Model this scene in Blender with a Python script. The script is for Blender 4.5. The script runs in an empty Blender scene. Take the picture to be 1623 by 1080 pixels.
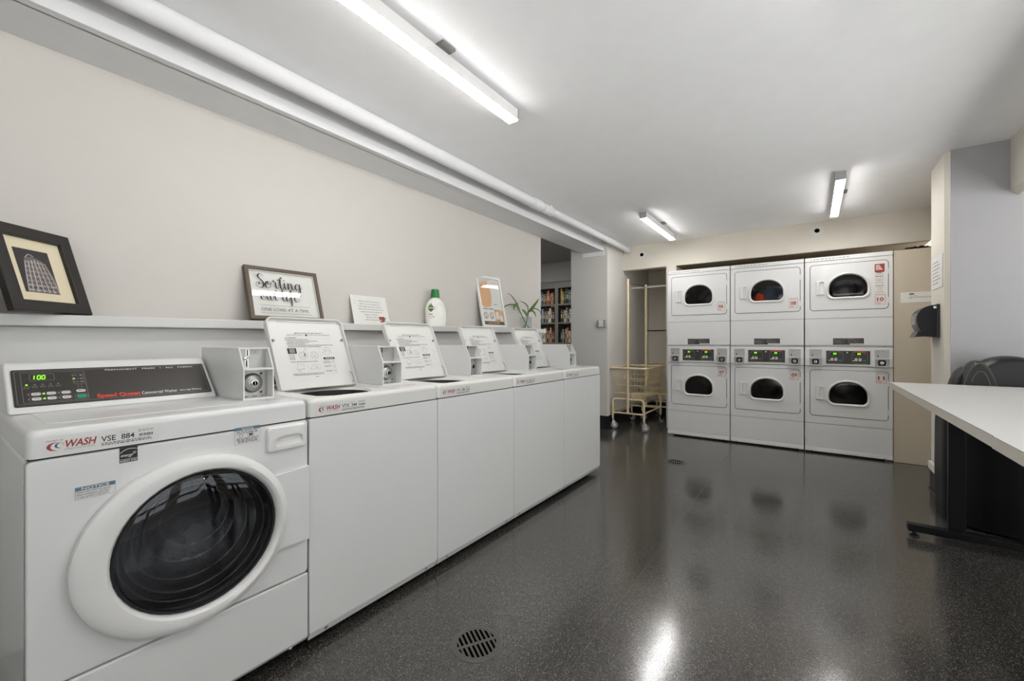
import bpy, bmesh, math, random
from mathutils import Matrix, Vector
C = bpy.context.scene.collection
R = math.radians
S = bpy.context.scene
# ------------------------------------------------------------------ camera, world, exposure
YAW = math.atan2(474.5, 670.0)
cd = bpy.data.cameras.new('camera'); cam = bpy.data.objects.new('camera', cd); C.objects.link(cam)
cam.location = (0, 0, 1.137); cam.rotation_euler = (R(90), 0, YAW)
cd.sensor_width = 36; cd.lens = 670.0 / 1623 * 36; cd.shift_y = 2.0 / 1623; cd.clip_start = 0.03
S.camera = cam
w = bpy.data.worlds.new('world'); S.world = w; w.use_nodes = True
bg = w.node_tree.nodes['Background']; bg.inputs[1].default_value = 2.3
# overcast sky above; brighter lower half added to throw fill light on the ceiling
_n = w.node_tree.nodes; _l = w.node_tree.links
_tc = _n.new('ShaderNodeTexCoord'); _sx = _n.new('ShaderNodeSeparateXYZ'); _mr = _n.new('ShaderNodeMapRange'); _mx = _n.new('ShaderNodeMix'); _mx.data_type = 'RGBA'
_mr.inputs[1].default_value = -.12; _mr.inputs[2].default_value = .0; _mx.inputs[6].default_value = (2.9, 2.89, 2.86, 1); _mx.inputs[7].default_value = (0.90, 0.95, 1.0, 1)
_l.new(_tc.outputs['Generated'], _sx.inputs[0]); _l.new(_sx.outputs[2], _mr.inputs[0]); _l.new(_mr.outputs[0], _mx.inputs[0]); _l.new(_mx.outputs[2], bg.inputs[0])
S.view_settings.view_transform = 'Standard'; S.view_settings.look = 'None'
S.view_settings.gamma = 1; S.view_settings.use_curve_mapping = False
S.view_settings.exposure = 0.64
S.cycles.max_bounces = 12; S.cycles.diffuse_bounces = 8; S.cycles.glossy_bounces = 5
S.cycles.transparent_max_bounces = 12; S.cycles.sample_clamp_indirect = 6
LAMP = 33.0      # emission of the lamp diffusers

# ------------------------------------------------------------------ materials
def srgb(r, g, b):
    return tuple(((c / 255) / 12.92 if c / 255 <= .04045 else ((c / 255 + .055) / 1.055) ** 2.4) for c in (r, g, b)) + (1,)
M = {}
def mat(name, col, rough=.5, metal=0, coat=0, bump=0, bscale=60, var=.03, vscale=8, spec=.5, emit=0):
    m = bpy.data.materials.new(name); m.use_nodes = True; nt = m.node_tree; n = nt.nodes; L = nt.links
    p = n['Principled BSDF']; c = srgb(*col)
    p.inputs['Roughness'].default_value = rough; p.inputs['Metallic'].default_value = metal
    p.inputs['Coat Weight'].default_value = coat; p.inputs['Specular IOR Level'].default_value = spec
    tc = n.new('ShaderNodeTexCoord'); nz = n.new('ShaderNodeTexNoise'); nz.inputs['Scale'].default_value = vscale
    nz.inputs['Detail'].default_value = 3; L.new(tc.outputs['Object'], nz.inputs['Vector'])
    mx = n.new('ShaderNodeMix'); mx.data_type = 'RGBA'
    mx.inputs[6].default_value = tuple(max(0, x * (1 - var)) for x in c[:3]) + (1,)
    mx.inputs[7].default_value = tuple(min(1, x * (1 + var)) for x in c[:3]) + (1,)
    L.new(nz.outputs['Fac'], mx.inputs[0]); L.new(mx.outputs[2], p.inputs['Base Color'])
    if bump:
        nb = n.new('ShaderNodeTexNoise'); nb.inputs['Scale'].default_value = bscale; nb.inputs['Detail'].default_value = 4
        L.new(tc.outputs['Object'], nb.inputs['Vector'])
        b = n.new('ShaderNodeBump'); b.inputs['Strength'].default_value = bump; b.inputs['Distance'].default_value = .004
        L.new(nb.outputs['Fac'], b.inputs['Height']); L.new(b.outputs[0], p.inputs['Normal'])
    if emit:
        p.inputs['Emission Color'].default_value = c; p.inputs['Emission Strength'].default_value = emit
    M[name] = m; return m
mat('ceiling_paint', (243, 243, 244), .8, bump=.15, bscale=25)
mat('trim_paint', (222, 222, 223), .7, bump=.15, bscale=25)
mat('wall_beige', (200, 196, 190), .75, bump=.12, bscale=90, var=.02)
mat('wall_cream', (212, 206, 194), .6, bump=.1, bscale=90, var=.02)
mat('wall_grey', (162, 161, 163), .7, bump=.12, bscale=40, var=.02)
mat('wall_white', (210, 209, 207), .6, bump=.1, bscale=30, var=.02)
mat('library_grey', (150, 150, 148), .7, bump=.1)
mat('case_grey', (112, 112, 106), .5)
mat('tan_board', (192, 182, 164), .45, var=.04, vscale=3)
mat('black_rubber', (26, 26, 27), .35)
mat('enamel', (216, 216, 215), .32, coat=.12, var=.008)
mat('enamel_warm', (214, 213, 209), .3, coat=.15, var=.008)
mat('plastic_white', (219, 218, 216), .35, var=.01)
mat('seam_dark', (40, 40, 40), .6)
mat('panel_black', (48, 44, 41), .35, var=.1)
mat('ink', (35, 35, 35), .6); mat('ink_grey', (120, 118, 115), .6); mat('ink_soft', (80, 78, 76), .6)
mat('ink_white', (225, 225, 222), .5); mat('ink_red', (150, 52, 50), .5); mat('ink_orange', (205, 62, 40), .5)
mat('ink_brick', (146, 84, 76), .5); mat('ink_blue', (58, 70, 120), .5); mat('ink_peach', (212, 164, 118), .5)
mat('ink_teal', (84, 118, 138), .5); mat('ink_green', (20, 140, 95), .45)
mat('paper', (220, 219, 214), .7); mat('paper_cream', (232, 220, 190), .8)
mat('sticker', (215, 213, 210), .4); mat('sticker_pink', (220, 211, 206), .4)
mat('chrome', (200, 200, 198), .18, metal=1); mat('steel', (165, 165, 163), .35, metal=1)
mat('dark_steel', (105, 105, 107), .25, metal=1, bump=.25, bscale=150)
mat('drum_liner', (52, 50, 48), .45, metal=.5, bump=.3, bscale=120)
mat('zinc_plate', (176, 174, 170), .4, metal=.6)
mat('frame_black', (34, 30, 28), .45, bump=.2, bscale=120); mat('frame_brown', (88, 74, 60), .5, bump=.3, bscale=200, var=.12, vscale=60)
mat('cart_cream', (216, 199, 162), .35); mat('caster_grey', (130, 128, 125), .5)
mat('laminate', (200, 199, 197), .35, var=.01); mat('laminate_edge', (196, 190, 180), .5)
mat('black_paint', (11, 11, 12), .45, spec=.3); mat('leather', (15, 14, 14), .40, bump=.25, bscale=220, spec=.45)
mat('stitch', (120, 112, 100), .6); mat('dispenser_black', (10, 9, 9), .30, spec=.22)
mat('bottle_white', (232, 231, 224), .35); mat('cap_green', (38, 118, 62), .35); mat('leaf', (86, 120, 44), .45, var=.25, vscale=40)
mat('leaf_dark', (60, 78, 42), .5); mat('drain_iron', (92, 89, 86), .5, bump=.3, metal=.4); mat('pit', (6, 6, 6), .9, spec=0)
mat('brown_wood_shade', (70, 58, 48), .5); mat('switch_grey', (150, 152, 150), .4)
mat('photo_dark', (46, 42, 42), .5, var=.25, vscale=30); mat('photo_light', (190, 182, 178), .5, var=.2, vscale=40); mat('photo_mid', (112, 104, 102), .5, var=.3, vscale=60)
mat('cloth_orange', (225, 80, 40), .8); mat('cloth_blue', (96, 112, 142), .85, bump=.3)
mat('led_green', (120, 245, 30), .4, emit=1.1); mat('window_frame', (220, 220, 218), .4)
mat('lens_side', (205, 204, 203), .4, emit=.08)
# lamp diffuser
m = mat('lamp_lens', (255, 253, 246), .5); m.node_tree.nodes['Principled BSDF'].inputs['Emission Color'].default_value = (1, .986, .97, 1)
m.node_tree.nodes['Principled BSDF'].inputs['Emission Strength'].default_value = LAMP
# glass: reflects by angle, lets the rest through
def glass(name, tint, gloss_rough=0.0, base=.04):
    m = bpy.data.materials.new(name); m.use_nodes = True; nt = m.node_tree; n = nt.nodes; L = nt.links; n.clear()
    o = n.new('ShaderNodeOutputMaterial'); t = n.new('ShaderNodeBsdfTransparent'); t.inputs[0].default_value = tint + (1,)
    g = n.new('ShaderNodeBsdfGlossy'); g.inputs['Roughness'].default_value = gloss_rough
    lw = n.new('ShaderNodeLayerWeight'); lw.inputs[0].default_value = .5; pw = n.new('ShaderNodeMath'); pw.operation = 'POWER'; pw.inputs[1].default_value = 4.5; L.new(lw.outputs['Facing'], pw.inputs[0])
    a = n.new('ShaderNodeMath'); a.operation = 'MULTIPLY_ADD'; a.inputs[1].default_value = .9; a.inputs[2].default_value = base + .035; a.use_clamp = True
    x = n.new('ShaderNodeMixShader'); L.new(pw.outputs[0], a.inputs[0]); L.new(a.outputs[0], x.inputs[0])
    L.new(t.outputs[0], x.inputs[1]); L.new(g.outputs[0], x.inputs[2]); L.new(x.outputs[0], o.inputs[0]); M[name] = m
glass('clear_glass', (.95, .96, .96)); glass('picture_glass', (.97, .97, .97), base=-.012)
glass('smoked_glass', (.78, .78, .79), base=.0); glass('bowl_glass', (.66, .66, .67), .02, base=.01); glass('glint_glass', (.7, .7, .7), .05, base=.40); glass('dryer_glass', (.55, .54, .53), .02, -.005); glass('vase_glass', (.90, .93, .92), base=.05)
# terrazzo floor
m = bpy.data.materials.new('terrazzo'); m.use_nodes = True; nt = m.node_tree; n = nt.nodes; L = nt.links; p = n['Principled BSDF']; M['terrazzo'] = m
tc = n.new('ShaderNodeTexCoord')
v = n.new('ShaderNodeTexVoronoi'); v.inputs['Scale'].default_value = 480; L.new(tc.outputs['Object'], v.inputs['Vector'])
sx = n.new('ShaderNodeSeparateColor'); L.new(v.outputs['Color'], sx.inputs[0])
r1 = n.new('ShaderNodeValToRGB'); e = r1.color_ramp.elements
e[0].position = 0; e[0].color = (.020, .0185, .0165, 1); e[1].position = 1; e[1].color = (.28, .26, .23, 1)
k = e.new(.55); k.color = (.036, .0335, .030, 1); k = e.new(.86); k.color = (.062, .058, .052, 1); k = e.new(.93); k.color = (.14, .13, .118, 1)
L.new(sx.outputs[0], r1.inputs[0]); L.new(r1.outputs[0], p.inputs['Base Color'])
nz = n.new('ShaderNodeTexNoise'); nz.inputs['Scale'].default_value = 2.2; nz.inputs['Detail'].default_value = 6; L.new(tc.outputs['Object'], nz.inputs['Vector'])
mr = n.new('ShaderNodeMapRange'); mr.inputs[1].default_value = .3; mr.inputs[2].default_value = .7; mr.inputs[3].default_value = .12; mr.inputs[4].default_value = .21
L.new(nz.outputs['Fac'], mr.inputs[0]); L.new(mr.outputs[0], p.inputs['Roughness'])
nb = n.new('ShaderNodeTexNoise'); nb.inputs['Scale'].default_value = 9; nb.inputs['Detail'].default_value = 5; L.new(tc.outputs['Object'], nb.inputs['Vector'])
b = n.new('ShaderNodeBump'); b.inputs['Strength'].default_value = .12; b.inputs['Distance'].default_value = .004
L.new(nb.outputs['Fac'], b.inputs['Height']); L.new(b.outputs[0], p.inputs['Normal']); p.inputs['Specular IOR Level'].default_value = 1.0; p.inputs['Coat Weight'].default_value = .12; p.inputs['Coat Roughness'].default_value = .12

# ------------------------------------------------------------------ mesh helpers
def Fr(o, right, up):
    r = Vector(right).normalized(); u = Vector(up).normalized(); nn = r.cross(u)
    f = Matrix.Identity(4)
    for i in range(3): f[i][0] = r[i]; f[i][1] = u[i]; f[i][2] = nn[i]; f[i][3] = o[i]
    return f
WORLD = Matrix.Identity(4)
FX = lambda x, y=0, z=0: Fr((x, y, z), (0, 1, 0), (0, 0, 1))      # faces +X: across = +Y
FY = lambda y, x=0, z=0: Fr((x, y, z), (1, 0, 0), (0, 0, 1))      # faces -Y: across = +X
def rr(x0, x1, y0, y1, r, n=5):
    """rounded rectangle; r = number, or four (rx, ry) from bottom-left going round"""
    if not isinstance(r, (list, tuple)): r = [(r, r)] * 4
    out = []
    for k, (cx, cy, sx_, sy_) in enumerate(((x0, y0, 1, 1), (x1, y0, -1, 1), (x1, y1, -1, -1), (x0, y1, 1, -1))):
        rx, ry = r[k]; rx = max(rx, 1e-5); ry = max(ry, 1e-5)
        for i in range(n + 1):
            a = math.pi * (1 + k * .5) + math.pi / 2 * i / n
            out.append((cx + sx_ * rx + rx * math.cos(a), cy + sy_ * ry + ry * math.sin(a)))
    return out
class MB:
    def __init__(s): s.bm = bmesh.new(); s.m = []
    def mi(s, m):
        if m not in s.m: s.m.append(m)
        return s.m.index(m)
    def loops(s, F, secs, m, cap0=True, cap1=True, closed=False):
        """secs: list of (points2d, height) in frame F or lists of 3D points"""
        i = s.mi(m); R_ = []
        for sec in secs:
            if len(sec) == 2 and isinstance(sec[1], (int, float)): pts = [F @ Vector((a, b_, sec[1])) for a, b_ in sec[0]]
            else: pts = [F @ Vector(q) for q in sec]
            R_.append([s.bm.verts.new(q) for q in pts])
        nn = len(R_[0]); rng = list(zip(R_[:-1], R_[1:])) + ([(R_[-1], R_[0])] if closed else [])
        for A, B in rng:
            for j in range(nn):
                try: f = s.bm.faces.new((A[j], A[(j + 1) % nn], B[(j + 1) % nn], B[j])); f.material_index = i
                except ValueError: pass
        if not closed:
            if cap0: f = s.bm.faces.new(R_[0][::-1]); f.material_index = i
            if cap1: f = s.bm.faces.new(R_[-1]); f.material_index = i
        return s
    def rbox(s, F, x0, x1, y0, y1, h0, h1, m, r=.006, rc=None, n=4, back=True):
        rc = r if rc is None else rc; sec = []
        ins = lambda d, h: (rr(x0 + d, x1 - d, y0 + d, y1 - d, max(rc - d, 1e-4), n), h)
        if back: sec += [ins(r, h0), ins(r * .3, h0 + r * .3), ins(0, h0 + r)]
        else: sec += [ins(0, h0)]
        sec += [ins(0, h1 - r), ins(r * .3, h1 - r * .3), ins(r, h1)]
        return s.loops(F, sec, m)
    def box(s, x0, x1, y0, y1, z0, z1, m, F=WORLD):
        return s.loops(F, [([(x0, y0), (x1, y0), (x1, y1), (x0, y1)], z0), ([(x0, y0), (x1, y0), (x1, y1), (x0, y1)], z1)], m)
    def prism(s, F, pts, h0, h1, m, bev=0, seg=2):
        i = s.mi(m); t = bmesh.new()
        A = [t.verts.new((a, b_, h0)) for a, b_ in pts]; B = [t.verts.new((a, b_, h1)) for a, b_ in pts]; nn = len(pts)
        t.faces.new(A[::-1]); t.faces.new(B)
        for j in range(nn): t.faces.new((A[j], A[(j + 1) % nn], B[(j + 1) % nn], B[j]))
        if bev: bmesh.ops.bevel(t, geom=t.edges[:], offset=bev, segments=seg, affect='EDGES', profile=.5)
        mp = {q: s.bm.verts.new(F @ q.co) for q in t.verts}
        for f in t.faces:
            try: g = s.bm.faces.new([mp[q] for q in f.verts]); g.material_index = i
            except ValueError: pass
        t.free(); return s
    def face(s, F, pts, h, m):
        f = s.bm.faces.new([s.bm.verts.new(F @ Vector((a, b_, h))) for a, b_ in pts]); f.material_index = s.mi(m); return s
    def rect(s, F, x0, y0, x1, y1, h, m): return s.face(F, [(x0, y0), (x1, y0), (x1, y1), (x0, y1)], h, m)
    def rrect(s, F, x0, y0, x1, y1, r, h, m): return s.face(F, rr(x0, x1, y0, y1, r, 4), h, m)
    def outline(s, F, x0, y0, x1, y1, r, t, h, m):
        A = rr(x0, x1, y0, y1, r, 4); B = rr(x0 + t, x1 - t, y0 + t, y1 - t, max(r - t, 1e-4), 4)
        return s.loops(F, [(A, h), (B, h)], m, False, False)
    def disc(s, F, x, y, r, h, m, n=20, ry=None):
        ry = ry or r
        return s.face(F, [(x + r * math.cos(2 * math.pi * i / n), y + ry * math.sin(2 * math.pi * i / n)) for i in range(n)], h, m)
    def ring(s, F, x, y, r0, r1, h, m, n=24):
        c_ = lambda r: [(x + r * math.cos(2 * math.pi * i / n), y + r * math.sin(2 * math.pi * i / n)) for i in range(n)]
        return s.loops(F, [(c_(r1), h), (c_(r0), h)], m, False, False)
    def lathe(s, F, x, y, prof, m, n=24, cap0=True, cap1=True):
        """prof: (radius, height) pairs along the frame's normal"""
        return s.loops(F, [([(x + r * math.cos(2 * math.pi * i / n), y + r * math.sin(2 * math.pi * i / n)) for i in range(n)], h_) for r, h_ in prof], m, cap0, cap1)
    def tube(s, pts, r, m, n=10, closed=False):
        P = [Vector(p_) for p_ in pts]; secs = []; k_ = len(P); rs = r if isinstance(r, (list, tuple)) else [r] * k_
        up = None
        for i in range(k_):
            a = P[i - 1] if (i or closed) else P[i]; b_ = P[(i + 1) % k_] if (i < k_ - 1 or closed) else P[i]
            t = (b_ - a).normalized()
            if up is None: up = Vector((0, 0, 1)) if abs(t.z) < .9 else Vector((1, 0, 0))
            sd = t.cross(up).normalized(); up = sd.cross(t).normalized()
            secs.append([tuple(P[i] + (sd * math.cos(2 * math.pi * j / n) + up * math.sin(2 * math.pi * j / n)) * rs[i]) for j in range(n)])
        return s.loops(WORLD, secs, m, closed=closed)
    def stroke(s, F, pts, w0, h, m, w1=None, k=6):
        """flat pen stroke through the points; thicker going down when w1 given"""
        P = [Vector((a, b_)) for a, b_ in pts]; Q = []
        if k > 1 and len(P) > 2:
            E_ = [P[0] * 2 - P[1]] + P + [P[-1] * 2 - P[-2]]
            for i in range(1, len(E_) - 2):
                a, b_, c_, d = E_[i - 1:i + 3]
                for j in range(k):
                    t = j / k; Q.append(.5 * ((2 * b_) + (c_ - a) * t + (2 * a - 5 * b_ + 4 * c_ - d) * t * t + (3 * b_ - a - 3 * c_ + d) * t ** 3))
            Q.append(P[-1])
        else: Q = P
        prev = None; i_ = s.mi(m)
        for i, q in enumerate(Q):
            a = Q[max(0, i - 1)]; b_ = Q[min(len(Q) - 1, i + 1)]; t = b_ - a
            if t.length < 1e-9: continue
            t.normalize(); ww = w0 if w1 is None else w0 + (w1 - w0) * max(0, -t.y) ** 1.5
            nv = Vector((-t.y, t.x)) * ww / 2
            cur = (s.bm.verts.new(F @ Vector((q.x + nv.x, q.y + nv.y, h))), s.bm.verts.new(F @ Vector((q.x - nv.x, q.y - nv.y, h))))
            if prev:
                f = s.bm.faces.new((prev[1], cur[1], cur[0], prev[0])); f.material_index = i_
            prev = cur
        return s
    def text(s, F, txt, x, y, size, h, m, align='LEFT', bold=0, shear=0, width=None):
        me = text_mesh(txt, bold, shear); xs = [v_.co.x for v_ in me.vertices]
        if not xs: return s
        x0, x1 = min(xs), max(xs); sc = size; kx = (width / ((x1 - x0) * sc)) if width else 1
        W_ = (x1 - x0) * sc * kx; off = {'LEFT': 0, 'CENTER': -W_ / 2, 'RIGHT': -W_}[align]
        vs = [s.bm.verts.new(F @ Vector((x + off + (v_.co.x - x0) * sc * kx, y + v_.co.y * sc, h))) for v_ in me.vertices]; i = s.mi(m)
        for p_ in me.polygons:
            try: f = s.bm.faces.new([vs[q] for q in p_.vertices]); f.material_index = i
            except ValueError: pass
        return s
    def dashes(s, F, x0, x1, y, t, h, m, seed=0, word=.012, gap=.004):
        rnd = random.Random(seed); x = x0
        while x < x1 - word * .3:
            w_ = min(word * rnd.uniform(.4, 1.6), x1 - x); s.rect(F, x, y, x + w_, y + t, h, m); x += w_ + gap
        return s
_tc = {}
def text_mesh(txt, bold, shear):
    k_ = (txt, bold, shear)
    if k_ not in _tc:
        cu = bpy.data.curves.new('t', 'FONT'); cu.body = txt; cu.size = 1; cu.offset = bold; cu.shear = shear; cu.resolution_u = 3
        o = bpy.data.objects.new('t', cu); C.objects.link(o); dg = bpy.context.evaluated_depsgraph_get()
        _tc[k_] = bpy.data.meshes.new_from_object(o.evaluated_get(dg)); bpy.data.objects.remove(o); bpy.data.curves.remove(cu)
    return _tc[k_]
ROOT = {}
def obj(name, mb, parent=None, loc=None, angle=35, flip=True):
    if flip: bmesh.ops.recalc_face_normals(mb.bm, faces=mb.bm.faces[:])
    me = bpy.data.meshes.new(name); mb.bm.to_mesh(me); mb.bm.free()
    for k_ in mb.m: me.materials.append(M[k_])
    me.polygons.foreach_set('use_smooth', [True] * len(me.polygons)); me.set_sharp_from_angle(angle=R(angle))
    o = bpy.data.objects.new(name, me); C.objects.link(o)
    base = Vector(ROOT[parent.name]) if parent else Vector(loc or (0, 0, 0))
    me.transform(Matrix.Translation(-base)); ROOT[o.name] = tuple(base)
    wn_ = o.modifiers.new('weighted_normals', 'WEIGHTED_NORMAL'); wn_.mode = 'FACE_AREA'; wn_.weight = 90; wn_.keep_sharp = True
    if parent: o.parent = parent
    else: o.location = base
    return o
def props(o, label, cat, group=None):
    o['label'] = label; o['category'] = cat
    if group: o['group'] = group
    return o
def thing(name, label, cat, loc, group=None):
    o = bpy.data.objects.new(name, None); C.objects.link(o); o.location = loc; ROOT[o.name] = tuple(loc); o.empty_display_size = .1
    return props(o, label, cat, group)
def struct(name, mb, parent=None):
    o = obj(name, mb, parent)
    if not parent: o['kind'] = 'structure'
    return o
def sbox(name, x0, x1, y0, y1, z0, z1, m, parent=None): return struct(name, MB().box(x0, x1, y0, y1, z0, z1, m), parent)

# ------------------------------------------------------------------ the room
sbox('floor', -5.6, 2.4, -2.2, 7.1, -.1, 0, 'terrazzo')
struct('trim_1', MB().box(-.6830, -.6815, .9, 5.32, -.001, .0005, 'ink_soft'))
sbox('ceiling', -2.51, 2.4, -2.2, 5.746, 2.46, 2.56, 'ceiling_paint')
sbox('wall_left', -2.65, -2.51, -2.2, 4.109, 0, 2.6, 'wall_beige')
b = MB(); b.prism(Fr((-2.512, 0, 0), (0, 1, 0), (0, 0, 1)), [(-2.2, 0), (3.925, 0), (3.925, 1.2275), (-2.2, 1.171)], 0, .132, 'wall_white'); struct('wall_left_lower', b)
# beam over the left wall, with its proud lower lip
b = MB(); b.box(-2.512, -2.25, -2.2, 5.2, 2.32, 2.46, 'trim_paint'); b.rbox(WORLD, -2.26, -2.21, -2.2, 5.2, 2.32, 2.385, 'trim_paint', .004); struct('trim_2', b)
mat('pillar_paint', (216, 213, 208), .7, bump=.12, bscale=90, var=.02)
sbox('wall_pillar', -2.69, -2.164, 5.2, 7.0, 0, 2.6, 'pillar_paint')
b = MB(); b.rbox(FY(5.196), -2.51, -2.2, 2.262, 2.32, 0, .012, 'ceiling_paint', .003, back=False); struct('trim_3', b)
b = MB(); b.box(-2.70, -2.158, 5.192, 5.2, 0, .17, 'black_rubber'); b.box(-2.164, -2.156, 5.192, 5.746, 0, .17, 'black_rubber'); b.box(-2.164, -2.156, 5.746, 6.9, 0, .17, 'black_rubber'); struct('baseboard_left', b)
# header over the niches, its recesses
b = MB(); b.box(-2.164, -1.568, 5.746, 5.86, 2.134, 2.46, 'wall_cream'); b.box(-1.568, -1.44, 5.746, 6.9, 0, 2.46, 'wall_cream'); b.box(-1.44, 1.2, 5.746, 6.12, 2.134, 2.46, 'wall_cream')
b.box(-1.44, 1.2, 6.12, 6.24, 0, 2.46, 'brown_wood_shade'); struct('wall_back', b)  # dark wall colour paints in the shade above the dryers
b = MB(); b.box(-2.164, -1.568, 5.86, 6.9, 2.30, 2.40, 'wall_beige'); struct('ceiling_niche', b)
sbox('wall_niche_back', -2.164, -1.568, 6.9, 7.0, 0, 2.46, 'wall_cream')
b = MB(); b.box(-2.156, -1.568, 6.888, 6.9, 0, .17, 'black_rubber'); b.box(-1.576, -1.568, 5.746, 6.888, 0, .17, 'black_rubber'); struct('baseboard_niche', b)
mat('soffit_shade', (112, 99, 78), .7, var=.08, vscale=6)
b = MB(); b.box(-1.44, .95, 5.753, 6.12, 2.128, 2.134, 'soffit_shade'); struct('trim_7', b)  # thin brown sheet added to paint shade onto the header underside
# right-hand block with a chamfered corner: beige reveal, grey face
def vprism(b_, pts, z0, z1, m, bev=0): return b_.prism(WORLD, pts, z0, z1, m, bev)
b = MB(); vprism(b, [(.76, 4.17), (.785, 4.14), (1.0, 4.14), (1.0, 4.562), (.76, 4.562)], 0, 2.46, 'wall_cream'); struct('wall_right_reveal', b)
sbox('wall_right_face', .785, 2.4, 4.13, 4.20, 0, 2.46, 'wall_grey')
sbox('wall_right_inner', .96, 1.1, 4.562, 5.75, 0, 2.46, 'tan_board')
b = MB(); b.box(.742, .76, 4.15, 4.562, .16, .215, 'wall_cream'); struct('trim_4', b)
b = MB(); vprism(b, [(.752, 4.166), (.782, 4.122), (2.2, 4.122), (2.2, 4.13), (.786, 4.13), (.76, 4.17), (.76, 4.562), (.752, 4.562)], 0, .16, 'black_rubber')
vprism(b, [(.744, 4.16), (.778, 4.112), (2.2, 4.112), (2.2, 4.13), (.786, 4.13), (.76, 4.17), (.76, 4.562), (.744, 4.562)], 0, .012, 'black_rubber'); struct('baseboard_right', b)
b = MB(); b.prism(FY(4.13), [(1.06, 2.125), (1.095, 2.09), (2.4, 2.09), (2.4, 2.46), (1.06, 2.46)], 0, 6.33, 'wall_cream'); struct('trim_5', b)
# walls out of frame: right with windows, rear with a window added for fill
def window_wall(name, F, x0, x1, wins, z0, z1, m):
    b_ = MB(); xs = x0
    for a, c_ in wins:
        b_.box(xs, a, 0, 2.46, -.12, 0, m, F); b_.box(a, c_, 0, z0, -.12, 0, m, F); b_.box(a, c_, z1, 2.46, -.12, 0, m, F); xs = c_
    b_.box(xs, x1, 0, 2.46, -.12, 0, m, F); return struct(name, b_)
wn = 0
def window(F, a, c_, z0, z1):
    global wn
    wn += 1; b_ = MB(); t = .04
    for q in ((a, a + t, z0, z1), (c_ - t, c_, z0, z1), (a + t, c_ - t, z0, z0 + t), (a + t, c_ - t, z1 - t, z1)): b_.box(*q, -.08, -.03, 'window_frame', F)
    k_ = 3
    for i in range(1, k_):
        x = a + (c_ - a) * i / k_; b_.box(x - .012, x + .012, z0 + t, z1 - t, -.07, -.04, 'window_frame', F)
    zz = (z0 + z1) / 2; b_.box(a + t, c_ - t, zz - .012, zz + .012, -.068, -.042, 'window_frame', F)
    o = struct('window_%d' % wn, b_); g = MB().rect(F, a + t, z0 + t, c_ - t, z1 - t, -.055, 'clear_glass'); ROOT[o.name] = (0, 0, 0); obj('pane', g, o)
FR = Fr((2.3, 0, 0), (0, -1, 0), (0, 0, 1))        # faces -X; across = -Y
RW = [(-3.8, -2.5), (-2.2, -.9), (-.6, .7)]
window_wall('wall_right', FR, -4.2, 2.2, RW, .60, 2.05, 'wall_beige')
for a, c_ in RW: window(FR, a, c_, .60, 2.05)
FB = Fr((0, -2.1, 0), (-1, 0, 0), (0, 0, 1))       # faces +Y
FILL_BW = [(-1.6, .3)]  # added opening, unseen: lets fill light in from behind the camera
window_wall('wall_rear', FB, -2.4, 2.6, FILL_BW, .9, 2.1, 'wall_beige')
for a, c_ in FILL_BW: window(FB, a, c_, .9, 2.1)
# library seen through the opening
sbox('ceiling_library', -5.6, -2.51, 3.9, 7.1, 2.56, 2.66, 'library_grey')
b = MB(); b.box(-5.6, -2.65, 3.9, 4.0, 0, 2.56, 'library_grey'); struct('wall_library_front', b)
sbox('wall_library_back', -5.6, -2.69, 6.95, 7.1, 0, 2.56, 'library_grey')
sbox('wall_library_left', -5.6, -5.5, 4.0, 6.95, 0, 2.56, 'library_grey')
b = MB(); b.box(-5.5, -2.69, 6.66, 6.95, 2.215, 2.56, 'library_grey'); struct('trim_6', b)

# ------------------------------------------------------------------ pipe, ledge, lamps
t = thing('ceiling_pipe', 'long white painted pipe running under the ceiling beside the left beam', 'pipe', (-2.06, 5.7, 2.40))
b = MB(); b.tube([(-2.06, -2.1, 2.40), (-2.06, 3.35, 2.40)], .043, 'trim_paint', 20); b.tube([(-2.06, 3.35, 2.40), (-2.06, 5.745, 2.40)], .037, 'trim_paint', 20); obj('pipe', b, t)
b = MB(); b.tube([(-2.06, 3.22, 2.40), (-2.06, 3.36, 2.40)], .050, 'trim_paint', 20); b.tube([(-2.06, 3.40, 2.40), (-2.06, 3.50, 2.40)], .043, 'trim_paint', 20); obj('coupling', b, t)
for y in (3.56, 5.62):
    b = MB(); b.box(-2.07, -2.05, y - .012, y + .012, 2.43, 2.46, 'trim_paint'); b.tube([(-2.06 + .041 * math.cos(a * .5236), y, 2.40 + .041 * math.sin(a * .5236)) for a in range(12)], .006, 'trim_paint', 6, True); obj('hanger', b, t)
SH = lambda y: 1.2385 + .0092 * (y - .17)          # ledge height, it slopes a little
b = MB(); F = Fr((-2.33, -2.0, 0), (0, 1, 0), (0, 0, 1))
b.loops(WORLD, [[(-2.508, y, SH(y)), (-2.334, y, SH(y)), (-2.33, y, SH(y) - .004), (-2.33, y, SH(y) - .040), (-2.334, y, SH(y) - .044 + .0015 * (y > 2)), (-2.508, y, SH(y) - .044)] for y in (-2.05, .17, 2.0, 3.925)], 'wall_white')
props(obj('ledge_board', b, loc=(-2.33, 2, 1.2)), 'long white ledge board running along the left wall above the washers', 'ledge')
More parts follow.
